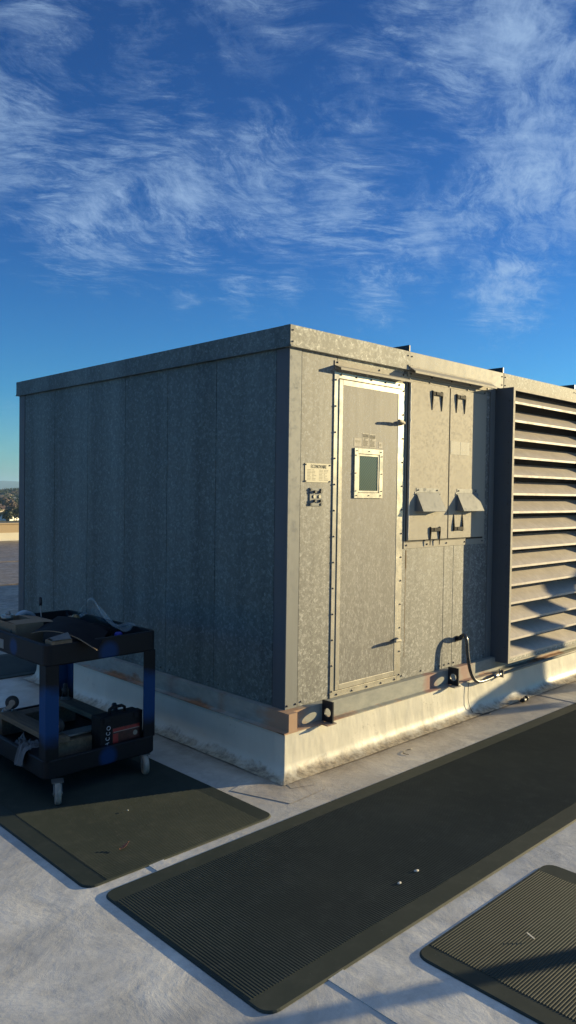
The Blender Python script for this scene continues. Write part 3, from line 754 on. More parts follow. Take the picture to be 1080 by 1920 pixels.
def build_plates():
    p = MB(); x0, x1, z0, z1 = .133, .352, 1.664, 1.775
    p.box(x0, x1, -.0035, -.001, z0, z1)
    for x in (x0 + .005, x1 - .007):
        for z in (z0 + .006, z1 - .008): p.screw(x, -.0025, z, 'y', .0045)
    n = p.build('nameplate', [M['cream_plate'], M['screw']], unit)
    text_mesh('ECONOVAIRE', .030, M['ink'], 'lettering', n, FRONT((x0 + x1) / 2 + .005, -.0041, z1 - .019), .0003, .72)
    q = MB(); rr = random.Random(3)
    for cx in (x0 + .02, x0 + .12):
        for k in range(8):
            z = z0 + .012 + k * .0085
            q.box(cx, cx + .02 + rr.random() * .015, -.0041, -.0036, z, z + .003); q.box(cx + .04, cx + .05 + rr.random() * .03, -.0041, -.0036, z, z + .003)
    q.build('print', M['ink_pale'], n)
    b = MB(); x0, x1, z0, z1 = .172, .282, 1.524, 1.632
    b.box(x0, x1, -.006, -.001, z0, z1)
    bx = b.build('test_port_box', M['trim'], unit, .0012)
    tag(bx, 'small grey plate with capped test ports under the nameplate')
    c = MB()
    for x in (x0 + .010, x1 - .012):
        for z in (z0 + .010, z1 - .012): c.tube([(x, -.006, z), (x, -.011, z)], .0075, 10)
    for z in (z0 + .030, z0 + .084):
        for x in (x0 + .042, x0 + .092):
            q_ = MB().tube([(x, -.006, z), (x, -.017, z)], .009, 12).box(x - .012, x + .005, -.020, -.017, z - .007, z + .007)
            q_.build('port_cap', M['black_metal'], bx)
    c.build('fixing_screws', M['black_metal'], bx)
    for x in (x0 + .036, x0 + .082): MB().tube([(x, -.006, z0 + .056), (x, -.011, z0 + .056)], .010, 14).build('port_button', M['cream_plate'], bx)
build_plates()

def build_curb():
    # profile (outward offset, height) swept round the footprint
    prof = [(0.0, .2395), (0.004, .20), (.008, .13), (.012, .075), (.020, .045), (.038, .022), (.062, .010), (.095, .003)]
    x0, x1, y0, y1 = -.070, LEN + .05, -.070, 2.92
    V = []; F = []; mb = MB()
    # subdivided rings so the coating can bulge slightly
    def ringpts(o, z):
        pts = []; nX = 150; nY = 30
        X0, X1, Y0, Y1 = x0 - o, x1 + o, y0 - o, y1 + o
        for i in range(nX): pts.append((X0 + (X1 - X0) * (i / nX) ** 1.6, Y0, z))
        for i in range(nY): pts.append((X1, Y0 + (Y1 - Y0) * i / nY, z))
        for i in range(nX): pts.append((X1 - (X1 - X0) * (1 - (1 - i / nX) ** 1.6), Y1, z))
        for i in range(nY): pts.append((X0, Y1 - (Y1 - Y0) * i / nY, z))
        r = []
        for p in pts:
            k = .006 * noise.noise(Vector((p[0] * 3, p[1] * 3, z * 5))) * min(1, (.2395 - z) * 12)
            kz = .006 * max(0, noise.noise(Vector((p[0] * 5, p[1] * 5, 2)))) if z < .05 else 0
            r.append((p[0] + k, p[1] + k, z + kz))
        return r
    n = 2 * (150 + 30)
    for o, z in prof: V += ringpts(o, z)
    for j in range(len(prof) - 1):
        for i in range(n): F.append((j * n + i, j * n + (i + 1) % n, (j + 1) * n + (i + 1) % n, (j + 1) * n + i))
    mb.add(V, F, 0, True)
    o = mb.build('equipment_curb', M['curb'], recalc=True)
    tag(o, 'white coated roof curb with grime along its foot under the metal unit', 'roof curb')
build_curb()

def build_conduit():
    t = thing('electrical_conduit', 'grey flexible conduit looping out of the metal wall and running along the curb', 'conduit', (1.8, -.05, .3))
    pts = []
    def bez(p0, p1, p2, p3, n):
        return [((1 - s) ** 3 * Vector(p0) + 3 * s * (1 - s) ** 2 * Vector(p1) + 3 * s * s * (1 - s) * Vector(p2) + s ** 3 * Vector(p3)) for s in [i / n for i in range(n + 1)]]
    a = bez((1.745, -.03, .555), (1.745, -.055, .60), (1.745, -.085, .59), (1.745, -.09, .52), 10)
    b = bez((1.745, -.09, .52), (1.750, -.10, .38), (1.765, -.11, .245), (1.90, -.105, .222), 16)
    c = bez((1.90, -.105, .222), (1.98, -.103, .215), (2.06, -.10, .222), (2.13, -.10, .230), 8)
    pts = a + b[1:] + c[1:]
    MB().tube(pts, .0125, 14).build('flexible_hose', simple('grey conduit jacket', (.045, .045, .045), .28, .1, .1, 30, spec=.7), t)
    q = MB(); q.tube([(1.745, -.002, .548), (1.745, -.03, .555), (1.745, -.05, .575)], [.018, .017, .016], 12); q.tube([(1.745, -.001, .548), (1.745, -.008, .548)], .024, 6)
    q.build('elbow_fitting', M['black_metal'], t)
    q = MB(); q.tube([(2.10, -.10, .2275), (2.16, -.10, .231)], .018, 6); q.tube([(2.16, -.10, .231), (2.20, -.10, .2325)], .0145, 12)
    q.box(2.215, 2.222, -.118, -.082, .205, .262); q.tube([(2.19, -.10, .25), (2.19, -.10, .272)], .006, 8)
    q.build('connector', M['zinc'], t)
    MB().tube([(2.19, -.10, .232), (3.4, -.10, .238), (5, -.10, .236), (7.5, -.10, .238)], .0115, 12).build('rigid_pipe', M['steel'], t)
    w = MB(); w.tube(bez((1.79, -.084, .238), (1.77, -.09, .15), (1.76, -.085, .08), (1.80, -.12, .012), 12) + bez((1.80, -.12, .012), (1.84, -.16, .008), (1.86, -.2, .008), (1.90, -.20, .008), 6)[1:], .0022, 6)
    tag(w.build('loose_wire', M['black_metal']), 'thin loose wire hanging down the white curb to the roof', 'wire')
build_conduit()

# ------------------------------------------------------------------ ribbed mats
def build_mat(name, x0, x1, y0, y1, ribs_along, label, border=(.09, .09, .012, .012), pitch=.0122):
    """border = (low end, high end across the rib length, low end, high end along the run)"""
    T = .008; r = .055
    loc = Vector(((x0 + x1) / 2, (y0 + y1) / 2, 0))
    m = MB()
    # outline with rounded corners, thin bevelled edge
    def outline(ins, z):
        P = []
        for (cx, cy, a0) in ((x1 - r, y1 - r, 0), (x0 + r, y1 - r, 90), (x0 + r, y0 + r, 180), (x1 - r, y0 + r, 270)):
            for k in range(7):
                a = R(a0 + k * 15); P.append((cx + (r - ins) * math.cos(a), cy + (r - ins) * math.sin(a), z))
        return P
    A, B, C_ = outline(0, .0005), outline(0.0015, .003), outline(.006, T - .001)
    n = len(A); m.add(A + B + C_, [(i, (i + 1) % n, n + (i + 1) % n, n + i) for i in range(n)] + [(n + i, n + (i + 1) % n, 2 * n + (i + 1) % n, 2 * n + i) for i in range(n)] + [tuple(range(2 * n, 3 * n))])
    # ribs
    if ribs_along == 'y': a0, a1, b0, b1 = y0 + border[0], y1 - border[1], x0 + border[2], x1 - border[3]
    else: a0, a1, b0, b1 = x0 + border[0], x1 - border[1], y0 + border[2], y1 - border[3]
    cnt = int((b1 - b0) / pitch); p = (b1 - b0) / cnt
    for k in range(cnt):
        c = b0 + k * p; h = T + .0009
        prof = [(c + p * .06, T - .0007), (c + p * .24, h), (c + p * .60, h), (c + p * .84, T - .0007)]
        s0, s1 = a0 + rnd.uniform(-.001, .001), a1
        if ribs_along == 'y': V = [(q[0], s0, q[1]) for q in prof] + [(q[0], s1, q[1]) for q in prof]
        else: V = [(s0, q[0], q[1]) for q in prof] + [(s1, q[0], q[1]) for q in prof]
        m.add(V, [(0, 1, 5, 4), (1, 2, 6, 5), (2, 3, 7, 6), (0, 1, 2, 3), (4, 5, 6, 7)])
    o = m.build(name, M['mat'], loc=loc)
    o['label'] = label; o['category'] = 'rubber mat'; o['group'] = 'ribbed rubber mats on the roof'
    return o
build_mat('rubber_mat', -1.472, 4.55, -1.458, -.483, 'y', 'long dark ribbed rubber mat laid in front of the door and louvers', (.095, .095, .012, .09))
build_mat('rubber_mat', -1.500, -.462, -.418, 2.15, 'x', 'dark ribbed rubber mat that the tool cart stands on', (.10, .095, .010, .09))
build_mat('rubber_mat', -.886, .085, -4.2, -1.566, 'x', 'dark ribbed rubber mat at lower right crossed by a thin shadow', (.085, .10, .09, .010), .0105)
build_mat('rubber_mat', -.95, .75, 3.10, 4.02, 'y', 'shaded rubber mat lying behind the far end of the cart')

# ------------------------------------------------------------------ utility cart
CX0, CX1, CY0, CY1 = -1.225, -.552, .487, 1.505
cart = thing('utility_cart', 'black plastic two shelf tool cart with blue spray paint on its legs', 'cart', ((CX0 + CX1) / 2, (CY0 + CY1) / 2, 0))
def rr_ring(x0, x1, y0, y1, r, z, n=4):
    P = []
    for (cx, cy, a0) in ((x1 - r, y1 - r, 0), (x0 + r, y1 - r, 90), (x0 + r, y0 + r, 180), (x1 - r, y0 + r, 270)):
        for k in range(n + 1):
            a = R(a0 + k * 90 / n); P.append((cx + r * math.cos(a), cy + r * math.sin(a), z))
    return P
def build_cart():
    def tray(zb, zt, floor, name, mat):
        m = MB(); R0 = .035
        rings = [rr_ring(CX0 + .006, CX1 - .006, CY0 + .006, CY1 - .006, R0, zb), rr_ring(CX0, CX1, CY0, CY1, R0, zb + .008),
                 rr_ring(CX0, CX1, CY0, CY1, R0, zt - .005), rr_ring(CX0 + .004, CX1 - .004, CY0 + .004, CY1 - .004, R0, zt),
                 rr_ring(CX0 + .022, CX1 - .022, CY0 + .022, CY1 - .022, R0 * .6, zt), rr_ring(CX0 + .030, CX1 - .030, CY0 + .030, CY1 - .030, R0 * .6, floor)]
        n = len(rings[0]); V = [p for r_ in rings for p in r_]; F = [tuple(range(n)), tuple(range(5 * n, 6 * n))]
        for j in range(5):
            for i in range(n): F.append((j * n + i, j * n + (i + 1) % n, (j + 1) * n + (i + 1) % n, (j + 1) * n + i))
        m.add(V, F); return m.build(name, M[mat], cart)
    up = tray(.694, .806, .722, 'upper_shelf', 'tray_paint'); lo = tray(.112, .210, .138, 'lower_shelf', 'tray_paint')
    MB().box(CX0 - .002, CX0 + .001, .98, 1.11, .715, .765).build('label_plate', M['zinc'], up)
    for (x, y) in ((CX0, CY0), (CX1, CY0), (CX0, CY1), (CX1, CY1)):
        sx = 1 if x == CX0 else -1; sy = 1 if y == CY0 else -1; w = .078; t = .012
        g = MB(); e = .004
        P = [(x + sx * e, y + sy * e), (x + sx * w, y + sy * e), (x + sx * w, y + sy * (t + e)), (x + sx * (t + e), y + sy * (t + e)), (x + sx * (t + e), y + sy * w), (x + sx * e, y + sy * w)]
        if sx * sy < 0: P = P[::-1]
        g.prism(P, .205, .699, 'z')
        g.build('leg', M['leg_paint'], cart, .003)
    for (x, y, a) in ((CX0 + .055, CY0 - .028, 156), (CX1 - .062, CY0 + .025, 160), (CX0 + .062, CY1 - .08, 165), (CX1 - .062, CY1 - .08, 10)):
        caster(x, y, .112, .0545, cart, a, True, w=.030)
def caster(x, y, ztop, r, parent, ang=0, down=True, wheelmat='rubber_wheel', w=.026):
    s = -1 if down else 1
    T = Matrix.Translation((x, y, ztop)) @ Matrix.Rotation(R(ang), 4, 'Z')
    def tr(m): m.v = [tuple(T @ Vector(p)) for p in m.v]; return m
    off = .028; axz = s * (r + (.003 if down else .010)); 
    k = MB(); k.box(-.03, .03, -.03, .03, min(0, s * .004), max(0, s * .004)); k.tube([(0, 0, s * .004), (0, 0, s * .014)], .024, 14)
    for xx in (-w / 2 - .006, w / 2 + .003): k.prism([(-.02, s * .012), (.02, s * .012), (off + .012, axz - s * .008), (off + .006, axz + s * .012), (off - .012, axz)], xx, xx + .003, 'x')
    k.tube([(-w / 2 - .009, off, axz), (w / 2 + .009, off, axz)], .006, 8)
    c = tr(k).build('caster', M['zinc'], parent)
    q = MB(); n = 24; V = []; F = []
    pr = [(-w / 2, r * .45), (-w / 2, r * .86), (-w * .32, r * .97), (0, r), (w * .32, r * .97), (w / 2, r * .86), (w / 2, r * .45)]
    for i in range(n):
        a = 2 * math.pi * i / n
        for (xx, rr_) in pr: V.append((xx, off + rr_ * math.cos(a), axz + rr_ * math.sin(a)))
    m_ = len(pr)
    for i in range(n):
        for j in range(m_ - 1): F.append((i * m_ + j, i * m_ + j + 1, ((i + 1) % n) * m_ + j + 1, ((i + 1) % n) * m_ + j))
    q.add(V, F, 0, True); q.tube([(-w / 2 - .001, off, axz), (w / 2 + .001, off, axz)], r * .46, 18, 1)
    wh = tr(q).build('wheel', [M[wheelmat], M['zinc']], c)
    return c
build_cart()

def build_dolly():
    z0 = .139
    t = thing('furniture_dolly', 'upside down wooden furniture dolly with black wheels on the lower cart shelf', 'dolly', (-.88, .97, z0))
    x0, x1, y0, y1 = -1.125, -.640, .60, 1.36
    for x in (x0, x1 - .10): MB().box(x, x + .10, y0, y1, z0 + .107, z0 + .137).build('board', M['board_wood'], t, .003)
    for y in (y0 + .02, y1 - .12): MB().box(x0 + .003, x1 - .003, y, y + .10, z0 + .002, z0 + .1065).build('crossboard', M['board_wood'], t, .003)
    for (x, y, a) in ((x0 + .05, y0 + .09, 205), (x1 - .05, y0 + .10, 335), (x0 + .05, y1 - .09, 240), (x1 - .05, y1 - .07, 330)):
        caster(x, y, z0 + .1375, .040, t, a, False, 'black_rubber', .026)
build_dolly()

def build_case():
    t = thing('tool_case', 'black plastic power tool case with a red label and white handwriting', 'tool case', (-.75, .56, .138))
    a = R(-6)
    x0, x1, z0, z1 = -.885, -.615, .139, .358
    m = MB(); m.box(x0, x1, .527, .580, z0, z1); m.box(x0 + .003, x1 - .003, .5805, .630, z0, z1 - .004)
    m.box(x0 + .02, x0 + .06, .521, .5268, z1 - .035, z1 - .005); m.box(x1 - .06, x1 - .02, .521, .5268, z1 - .035, z1 - .005)
    b = m.build('shell', M['black_plastic'], t, .008)
    h = MB(); xm = (x0 + x1) / 2
    h.tube([(xm - .05, .580, z1 - .005), (xm - .048, .580, z1 + .022), (xm - .03, .580, z1 + .032), (xm + .03, .580, z1 + .032), (xm + .048, .580, z1 + .022), (xm + .05, .580, z1 - .005)], .009, 10); h.build('handle', M['black_plastic'], t)
    l = MB(); l.box(x0 + .075, x1 - .02, .5255, .5267, z0 + .055, z0 + .150); lb = l.build('label', simple('dark label print', (.05, .012, .01), .4, 0, .5, 60), t)
    q = MB(); q.box(x0 + .078, x1 - .022, .5245, .5254, z0 + .130, z0 + .147); q.box(x0 + .078, x0 + .11, .5245, .5254, z0 + .060, z0 + .118); q.build('red_band', M['red_label'], lb)
    q = MB(); q.box(x0 + .080, x1 - .024, .5240, .5244, z0 + .126, z0 + .130); q.tube([(x1 - .05, .5252, z0 + .10), (x1 - .05, .5240, z0 + .10)], .014, 16)
    q.build('label_mark', M['sticker'], lb)
    T = Matrix.Translation((x0 + .046, .5262, z0 + .118)) @ Matrix.Rotation(R(90), 4, 'X') @ Matrix.Rotation(R(84), 4, 'Z') @ Matrix.Scale(.78, 4)
    w = MB()
    # hand drawn strokes spelling ACCO, reading upwards
    def stroke(pts): w.tube([tuple(T @ Vector((p[0], p[1], .001))) for p in pts], .0016, 6)
    def arc(cx, cy, rx, ry, a0, a1, n=12): return [(cx + rx * math.cos(R(a0 + (a1 - a0) * i / n)), cy + ry * math.sin(R(a0 + (a1 - a0) * i / n))) for i in range(n + 1)]
    stroke([(-.070, -.014), (-.060, .014), (-.050, -.014)]); stroke([(-.066, -.004), (-.053, -.004)])
    stroke(arc(-.022, 0, .012, .014, 50, 310)); stroke(arc(.014, 0, .012, .014, 50, 310)); stroke(arc(.050, 0, .013, .014, 0, 360, 18))
    w.build('lettering', M['white_mark'], t)
build_case()

def sheet_mesh(fn, nu, nv, thick):
    m = MB(); g = [[Vector(fn(i / nu, j / nv)) for i in range(nu + 1)] for j in range(nv + 1)]
    V = [tuple(p) for row in g for p in row]; k = len(V); V += [(p[0], p[1], p[2] - thick) for p in V]; F = []
    w = nu + 1
    for j in range(nv):
        for i in range(nu):
            a = j * w + i; F.append((a, a + 1, a + w + 1, a + w)); F.append((k + a, k + a + w, k + a + w + 1, k + a + 1))
    for i in range(nu): F.append((i, i + 1, k + i + 1, k + i)); F.append((nv * w + i, nv * w + i + 1, k + nv * w + i + 1, k + nv * w + i))
    for j in range(nv): F.append((j * w, (j + 1) * w, k + (j + 1) * w, k + j * w)); F.append((j * w + nu, (j + 1) * w + nu, k + (j + 1) * w + nu, k + j * w + nu))
    m.add(V, F, 0, False); return m

def build_cart_load():
    # open cardboard box
    t = thing('cardboard_box', 'small brown cardboard box at the left end of the top cart shelf', 'box', (-1.13, 1.02, .747))
    m = MB(); x0, x1, y0, y1, z0, z1 = -1.215, -1.05, .83, 1.14, .747, .868
    m.box(x0, x0 + .004, y0, y1, z0, z1); m.box(x1 - .004, x1, y0, y1, z0, z1); m.box(x0 + .004, x1 - .004, y0, y0 + .004, z0, z1); m.box(x0 + .004, x1 - .004, y1 - .004, y1, z0, z1); m.box(x0 + .004, x1 - .004, y0 + .004, y1 - .004, z0, z0 + .004)
    b = m.build('box_body', M['cardboard'], t)
    f = MB(); f.add([(x1 - .002, y0, z1), (x1 - .002, y1, z1), (x1 + .10, y1 - .01, z1 - .015), (x1 + .10, y0 + .01, z1 - .012)], [(0, 1, 2, 3)]); f.add([(x0 + .004, y0 + .002, z1 + .001), (x1 - .004, y0 + .002, z1 + .001), (x1 - .02, y0 + .12, z1 + .006), (x0 + .01, y0 + .13, z1 + .004)], [(0, 1, 2, 3)])
    f.build('flap', M['cardboard'], t, recalc=False)
    q = MB(); q.add([(x0 - .0008, y0 + .03, z0 + .06), (x0 - .0008, y0 + .075, z0 + .06), (x0 - .0008, y0 + .052, z0 + .095)], [(0, 1, 2)]); q.build('printed_mark', M['ink'], b); q = MB(); q.box(x0 - .001, x0 - .0005, y0 + .11, y0 + .25, z0 + .055, z0 + .062); q.build('print', M['ink'], b)
    # fittings in the box
    q = MB(); q.tube([(-1.16, 1.06, .86), (-1.16, 1.06, .892)], .034, 16); q.tube([(-1.16, 1.06, .892), (-1.15, 1.05, .905)], [.018, .010], 12)
    tag(q.build('pipe_fitting', M['zinc']), 'shiny metal fitting sticking out of the cardboard box', 'fitting')
    # big black sheet lying over the load, drooping over the front rim
    A, B, C_, D = Vector((-1.155, .79, .822)), Vector((-1.000, .370, .775)), Vector((-.80, .60, .815)), Vector((-.82, 1.14, .835))
    def fn(u, v):
        p = A.lerp(B, u).lerp(D.lerp(C_, u), v); p.z += .046 * math.sin(math.pi * u) * (1 - .5 * v) + .004 * noise.noise(Vector((u * 3, v * 3, 0)))
        return p
    bs = sheet_mesh(fn, 14, 14, .005).build('black_sheet', M['black_sheet'], recalc=True)
    tag(bs, 'large black sheet draped across the top cart shelf', 'sheet')
    MB().tube([fn(i / 14, 0) + Vector((-.002, -.002, -.002)) for i in range(15)], .0028, 6).build('worn_edge', M['cardboard'], bs)
    # small brown block with paper at near corner
    tag(MB().box(-1.235, -1.12, .365, .44, .746, .848).build('wooden_block', M['board_wood'], bevel=.003), 'brown wooden block in the near corner of the top cart shelf', 'block')
    p = sheet_mesh(lambda u, v: (-1.23 + .10 * u, .36 + .07 * v, .852 + .028 * (1 - abs(2 * v - 1)) * (.4 + .6 * u)), 6, 6, .001)
    tag(p.build('paper_slip', M['grey_paper']), 'folded pale paper slip on the brown block', 'paper')
    # tape roll on its side
    m = MB(); n = 28; V = []; F = []
    c = Vector((-.985, 1.20, .815)); w = .05
    for i in range(n):
        a = 2 * math.pi * i / n
        for (o, r) in ((-w / 2, .040), (-w / 2, .066), (w / 2, .066), (w / 2, .040)): V.append((c.x + r * math.cos(a), c.y + o, c.z + r * math.sin(a)))
    for i in range(n):
        for j in range(4): F.append((i * 4 + j, i * 4 + (j + 1) % 4, ((i + 1) % n) * 4 + (j + 1) % 4, ((i + 1) % n) * 4 + j))
    m.add(V, F, 0, True); tag(m.build('tape_roll', simple('grey tape', (.22, .26, .30), .4, 0, .1, 30)), 'roll of grey tape standing at the back of the cart', 'tape')
    # screwdriver poking up
    t = thing('screwdriver', 'dark screwdriver pointing up over the back rim of the cart', 'screwdriver', (-.93, 1.14, .86))
    MB().tube([(-.97, 1.02, .86), (-.915, 1.14, .915)], .003, 8).build('shaft', M['zinc'], t)
    MB().tube([(-.915, 1.14, .915), (-.905, 1.162, .925), (-.885, 1.205, .945), (-.880, 1.215, .949)], [.008, .010, .011, .006], 10).build('handle', M['black_plastic'], t)
    # small carton with a valve on it
    m = MB(); T = Matrix.Translation((-.78, 1.03, .79)) @ Matrix.Rotation(R(30), 4, 'Z') @ Matrix.Rotation(R(18), 4, 'X'); m.box(-.05, .05, -.035, .035, -.045, .045, 0, T)
    tag(m.build('parts_carton', M['cardboard'], bevel=.002), 'small tan carton leaning among the parts on the top shelf', 'carton')
    m = MB(); m.tube([(-.775, .945, .83), (-.775, .965, .842), (-.77, .985, .85)], [.020, .026, .018], 14); m.tube([(-.80, .96, .80), (-.775, .965, .83)], .012, 10)
    tag(m.build('brass_valve', simple('dull brass', (.16, .12, .06), .4, .7, .2, 40)), 'small dull valve in front of the tan carton', 'valve')
    m = MB(); m.tube([(-.70, .60, .750), (-.70, .60, .79), (-.70, .60, .800)], [.024, .024, .016], 16); tag(m.build('bottle_cap', M['blue_cap']), 'blue plastic cap on the top cart shelf', 'cap')
    # pouch of black tool bag
    m = MB(); V = []; F = []; nu, nv = 20, 10
    for j in range(nv + 1):
        for i in range(nu):
            a = 2 * math.pi * i / nu; b = math.pi * j / nv; r = 1 + .12 * noise.noise(Vector((math.cos(a) * 2, math.sin(a) * 2, b * 2)))
            V.append((-.775 + .10 * r * math.cos(a) * math.sin(b), .76 + .13 * r * math.sin(a) * math.sin(b), .79 + .045 * r * math.cos(b)))
    for j in range(nv):
        for i in range(nu): F.append((j * nu + i, j * nu + (i + 1) % nu, (j + 1) * nu + (i + 1) % nu, (j + 1) * nu + i))
    m.add(V, F, 0, True); tag(m.build('tool_pouch', M['black_sheet']), 'soft black tool pouch under the clear film', 'pouch')
    # clear film standing up in a peak
    def ff(u, v):
        x = -.66 - .10 * v + .02 * math.sin(u * 5); y = .42 + .66 * u
        z = .838 + .02 * math.sin(u * 9 + v * 4) + .135 * math.exp(-((u - .62) / .16) ** 2) * v ** 1.2 + .012 * v
        return (x + .03 * noise.noise(Vector((u * 4, v * 3, 1))), y, z)
    tag(sheet_mesh(ff, 30, 10, .0008).build('plastic_film', M['film'], recalc=True), 'crumpled clear plastic film peaking above the cart rim', 'plastic film')
    # lower shelf items
    m = MB(); m.tube([(-1.05, .385, .196), (-1.0, .39, .198), (-.95, .40, .206), (-.93, .41, .214)], [.010, .012, .012, .009], 10)
    tt = thing('yellow_tool', 'tool with a yellow grip lying beside the black case', 'tool', (-1, .39, .19)); m.build('grip', M['yellow'], tt); MB().tube([(-1.11, .38, .190), (-1.05, .385, .196)], [.004, .005], 8).build('shaft', M['zinc'], tt)
    def rag(u, v):
        x = -1.285 + .12 * u; y = .56 + .10 * v
        z = .262 - .09 * max(0, .25 - u) / .25 + .022 * noise.noise(Vector((u * 4, v * 4, 3)))
        return (x + .02 * noise.noise(Vector((u * 3, v * 3, 7))), y + .02 * noise.noise(Vector((v * 5, u * 5, 1))), z + (.0 if u > .2 else -.0))
    tag(sheet_mesh(rag, 14, 12, .0015).build('paper_rag', M['grey_paper'], recalc=True), 'crumpled grey rag hanging over the lower shelf rim', 'rag')
    def rag2(u, v): return (-1.225 + .06 * u + .02 * noise.noise(Vector((u * 4, v * 4, 13))), .70 + .12 * v, .215 + .05 * noise.noise(Vector((u * 5, v * 5, 23))) + .03 * u)
    tag(sheet_mesh(rag2, 12, 12, .0015).build('paper_rag', M['grey_paper'], recalc=True), 'crumpled grey paper stuffed beside the dolly on the lower shelf', 'paper')
    m = MB(); T = Matrix.Translation((-.99, .44, .262)); m.box(-.13, .16, -.035, .05, -.0, .012, 0, Matrix.Translation((-.98, .56, .2865)))
    tag(m.build('metal_strip', M['zinc'], bevel=.002), 'flat grey strip lying across the wooden dolly', 'metal strip')
_before = set(bpy.data.objects)
build_cart_load()
for _o in [o for o in bpy.data.objects if o not in _before and o.parent is None]:
    _n = _o.name.split('.')[0]
    if _n == 'black_sheet': continue
    _o.location += Vector((.03, .12, -.032)) if _n in ('yellow_tool', 'paper_rag', 'metal_strip') else Vector((.045, .125, -.024))

# ------------------------------------------------------------------ small loose things on the roof
def pebble(name, x, y, z, sx, sy, sz, mat, label, cat, group=None, seed=0):
    m = MB(); V = []; F = []; nu, nv = 12, 8
    for j in range(nv + 1):
        for i in range(nu):
            a = 2 * math.pi * i / nu; b = math.pi * j / nv; r = 1 + .25 * noise.noise(Vector((math.cos(a) + seed, math.sin(a), b)))
            V.append((x + sx * r * math.cos(a) * math.sin(b), y + sy * r * math.sin(a) * math.sin(b), z + sz * r * math.cos(b)))
    for j in range(nv):
        for i in range(nu): F.append((j * nu + i, j * nu + (i + 1) % nu, (j + 1) * nu + (i + 1) % nu, (j + 1) * nu + i))
    m.add(V, F, 0, True); tag(m.build(name, M[mat]), label, cat, group)
pebble('pebble', -.545, -1.245, .0120, .012, .007, .0035, 'stone', 'white pebble nearer the cart end of the long mat', 'pebble', 'white pebbles on the long mat', 1)
pebble('pebble', -.410, -1.232, .0120, .013, .008, .0035, 'stone', 'white pebble on the long mat nearer the louvers', 'pebble', 'white pebbles on the long mat', 5)
pebble('pebble', -.98, .10, .016, .004, .004, .003, 'stone', 'tiny pale stone chip on the mat under the cart', 'stone chip', None, 9)
def leaf():
    m = sheet_mesh(lambda u, v: (-1.232 + .055 * u, -.232 + (v - .5) * .018 * math.sin(math.pi * min(.98, max(.05, u))) + .01 * u, .0165 + .016 * u * u + .004 * abs(v - .5)), 8, 4, .0008)
    tag(m.build('dry_leaf', M['leaf_dry']), 'small curled reddish leaf on the mat in front of the cart', 'leaf')
    m = sheet_mesh(lambda u, v: (-.51 + .006 * v, -1.82 + .03 * u, .016 + .01 * u), 4, 2, .0008); tag(m.build('white_scrap', M['stone']), 'tiny white scrap on the mat at lower right', 'scrap')
    m = MB(); m.tube([(2.36, -.20, .02), (2.39, -.205, .02)], .017, 8); m.tube([(2.39, -.205, .02), (2.415, -.20, .02)], [.010, .010], 8); m.tube([(2.43, -.195, .022), (2.45, -.19, .022)], .019, 8); m.tube([(2.35, -.20, .02), (2.34, -.20, .02)], .008, 8); m.tube([(2.38, -.205, .03), (2.383, -.205, .045)], .006, 6)
    tag(m.build('loose_fitting', M['black_metal']), 'small dark pipe fitting lying on the roof near the curb', 'fitting')
    m = MB(); m.tube([(.80 + .06 * math.cos(t), -.30 + .035 * math.sin(t), .004) for t in [k * .35 for k in range(2, 12)]], .0022, 6); tag(m.build('wire_scrap', M['black_metal']), 'short curved wire scrap on the roof before the door', 'wire scrap')
leaf()

# ------------------------------------------------------------------ off to the right, out of frame: what casts the shadows
SD = Vector((math.sin(SUN_AZ), math.cos(SUN_AZ), math.tan(SUN_EL)))
def back(X, Z, d, y0=-.12): return Vector((X, y0, Z)) + SD * d
def build_casters():
    t = thing('unseen_gooseneck_pipe', 'unseen grey painted gooseneck vent pipe out of frame to the right, there to cast a shadow', 'vent pipe', tuple(back(2.8, 0, 4.4)[:2]) + (0,))
    d = 4.4; b = back(2.80, .0, d); perp = Vector((.371, .928, 0))
    base = Vector((b.x, b.y, 0)); zc = SD.z * d
    pts = [(b.x, b.y, 0), (b.x, b.y, zc + .55), (b.x, b.y, zc + .72)] 
    up = [Vector(p) for p in pts[:1]]
    for (p_, z_) in ((0, .50), (.012, .58), (.04, .66), (.09, .735), (.16, .775), (.25, .79), (.33, .80), (.40, .84), (.43, .93), (.42, 1.08), (.37, 1.20), (.30, 1.26), (.25, 1.27)):
        up.append(Vector((b.x, b.y, zc + z_)) + perp * p_)
    m = MB(); m.tube(up, [.105] * 3 + [.10, .09, .08] + [.07] * 8, 20); m.build('riser', M['pipe_paint'], t)
    z1 = zc + .165
    arm = [Vector((b.x, b.y, z1)), Vector((b.x, b.y, z1)) - perp * .14, Vector((b.x, b.y, z1 - .004)) - perp * .28, Vector((b.x, b.y, z1 - .025)) - perp * .345, Vector((b.x, b.y, z1 - .07)) - perp * .37, Vector((b.x, b.y, z1 - .15)) - perp * .372]
    m = MB(); m.tube(arm, .066, 18); m.build('outlet_arm', M['pipe_paint'], t)
    # slanted brace pole
    t = thing('leaning_pole', 'thin grey pole propped at a slant on the roof to the right', 'pole', (2.2, -3.236, 0))
    m = MB(); m.tube([(2.2, -3.236, 0), (2.2, -2.60, 1.31)], .037, 14); m.build('shaft', M['pipe_paint'], t)
    MB().box(2.1, 2.3, -3.33, -3.13, 0, .02).build('foot', M['pipe_paint'], t)
build_casters()

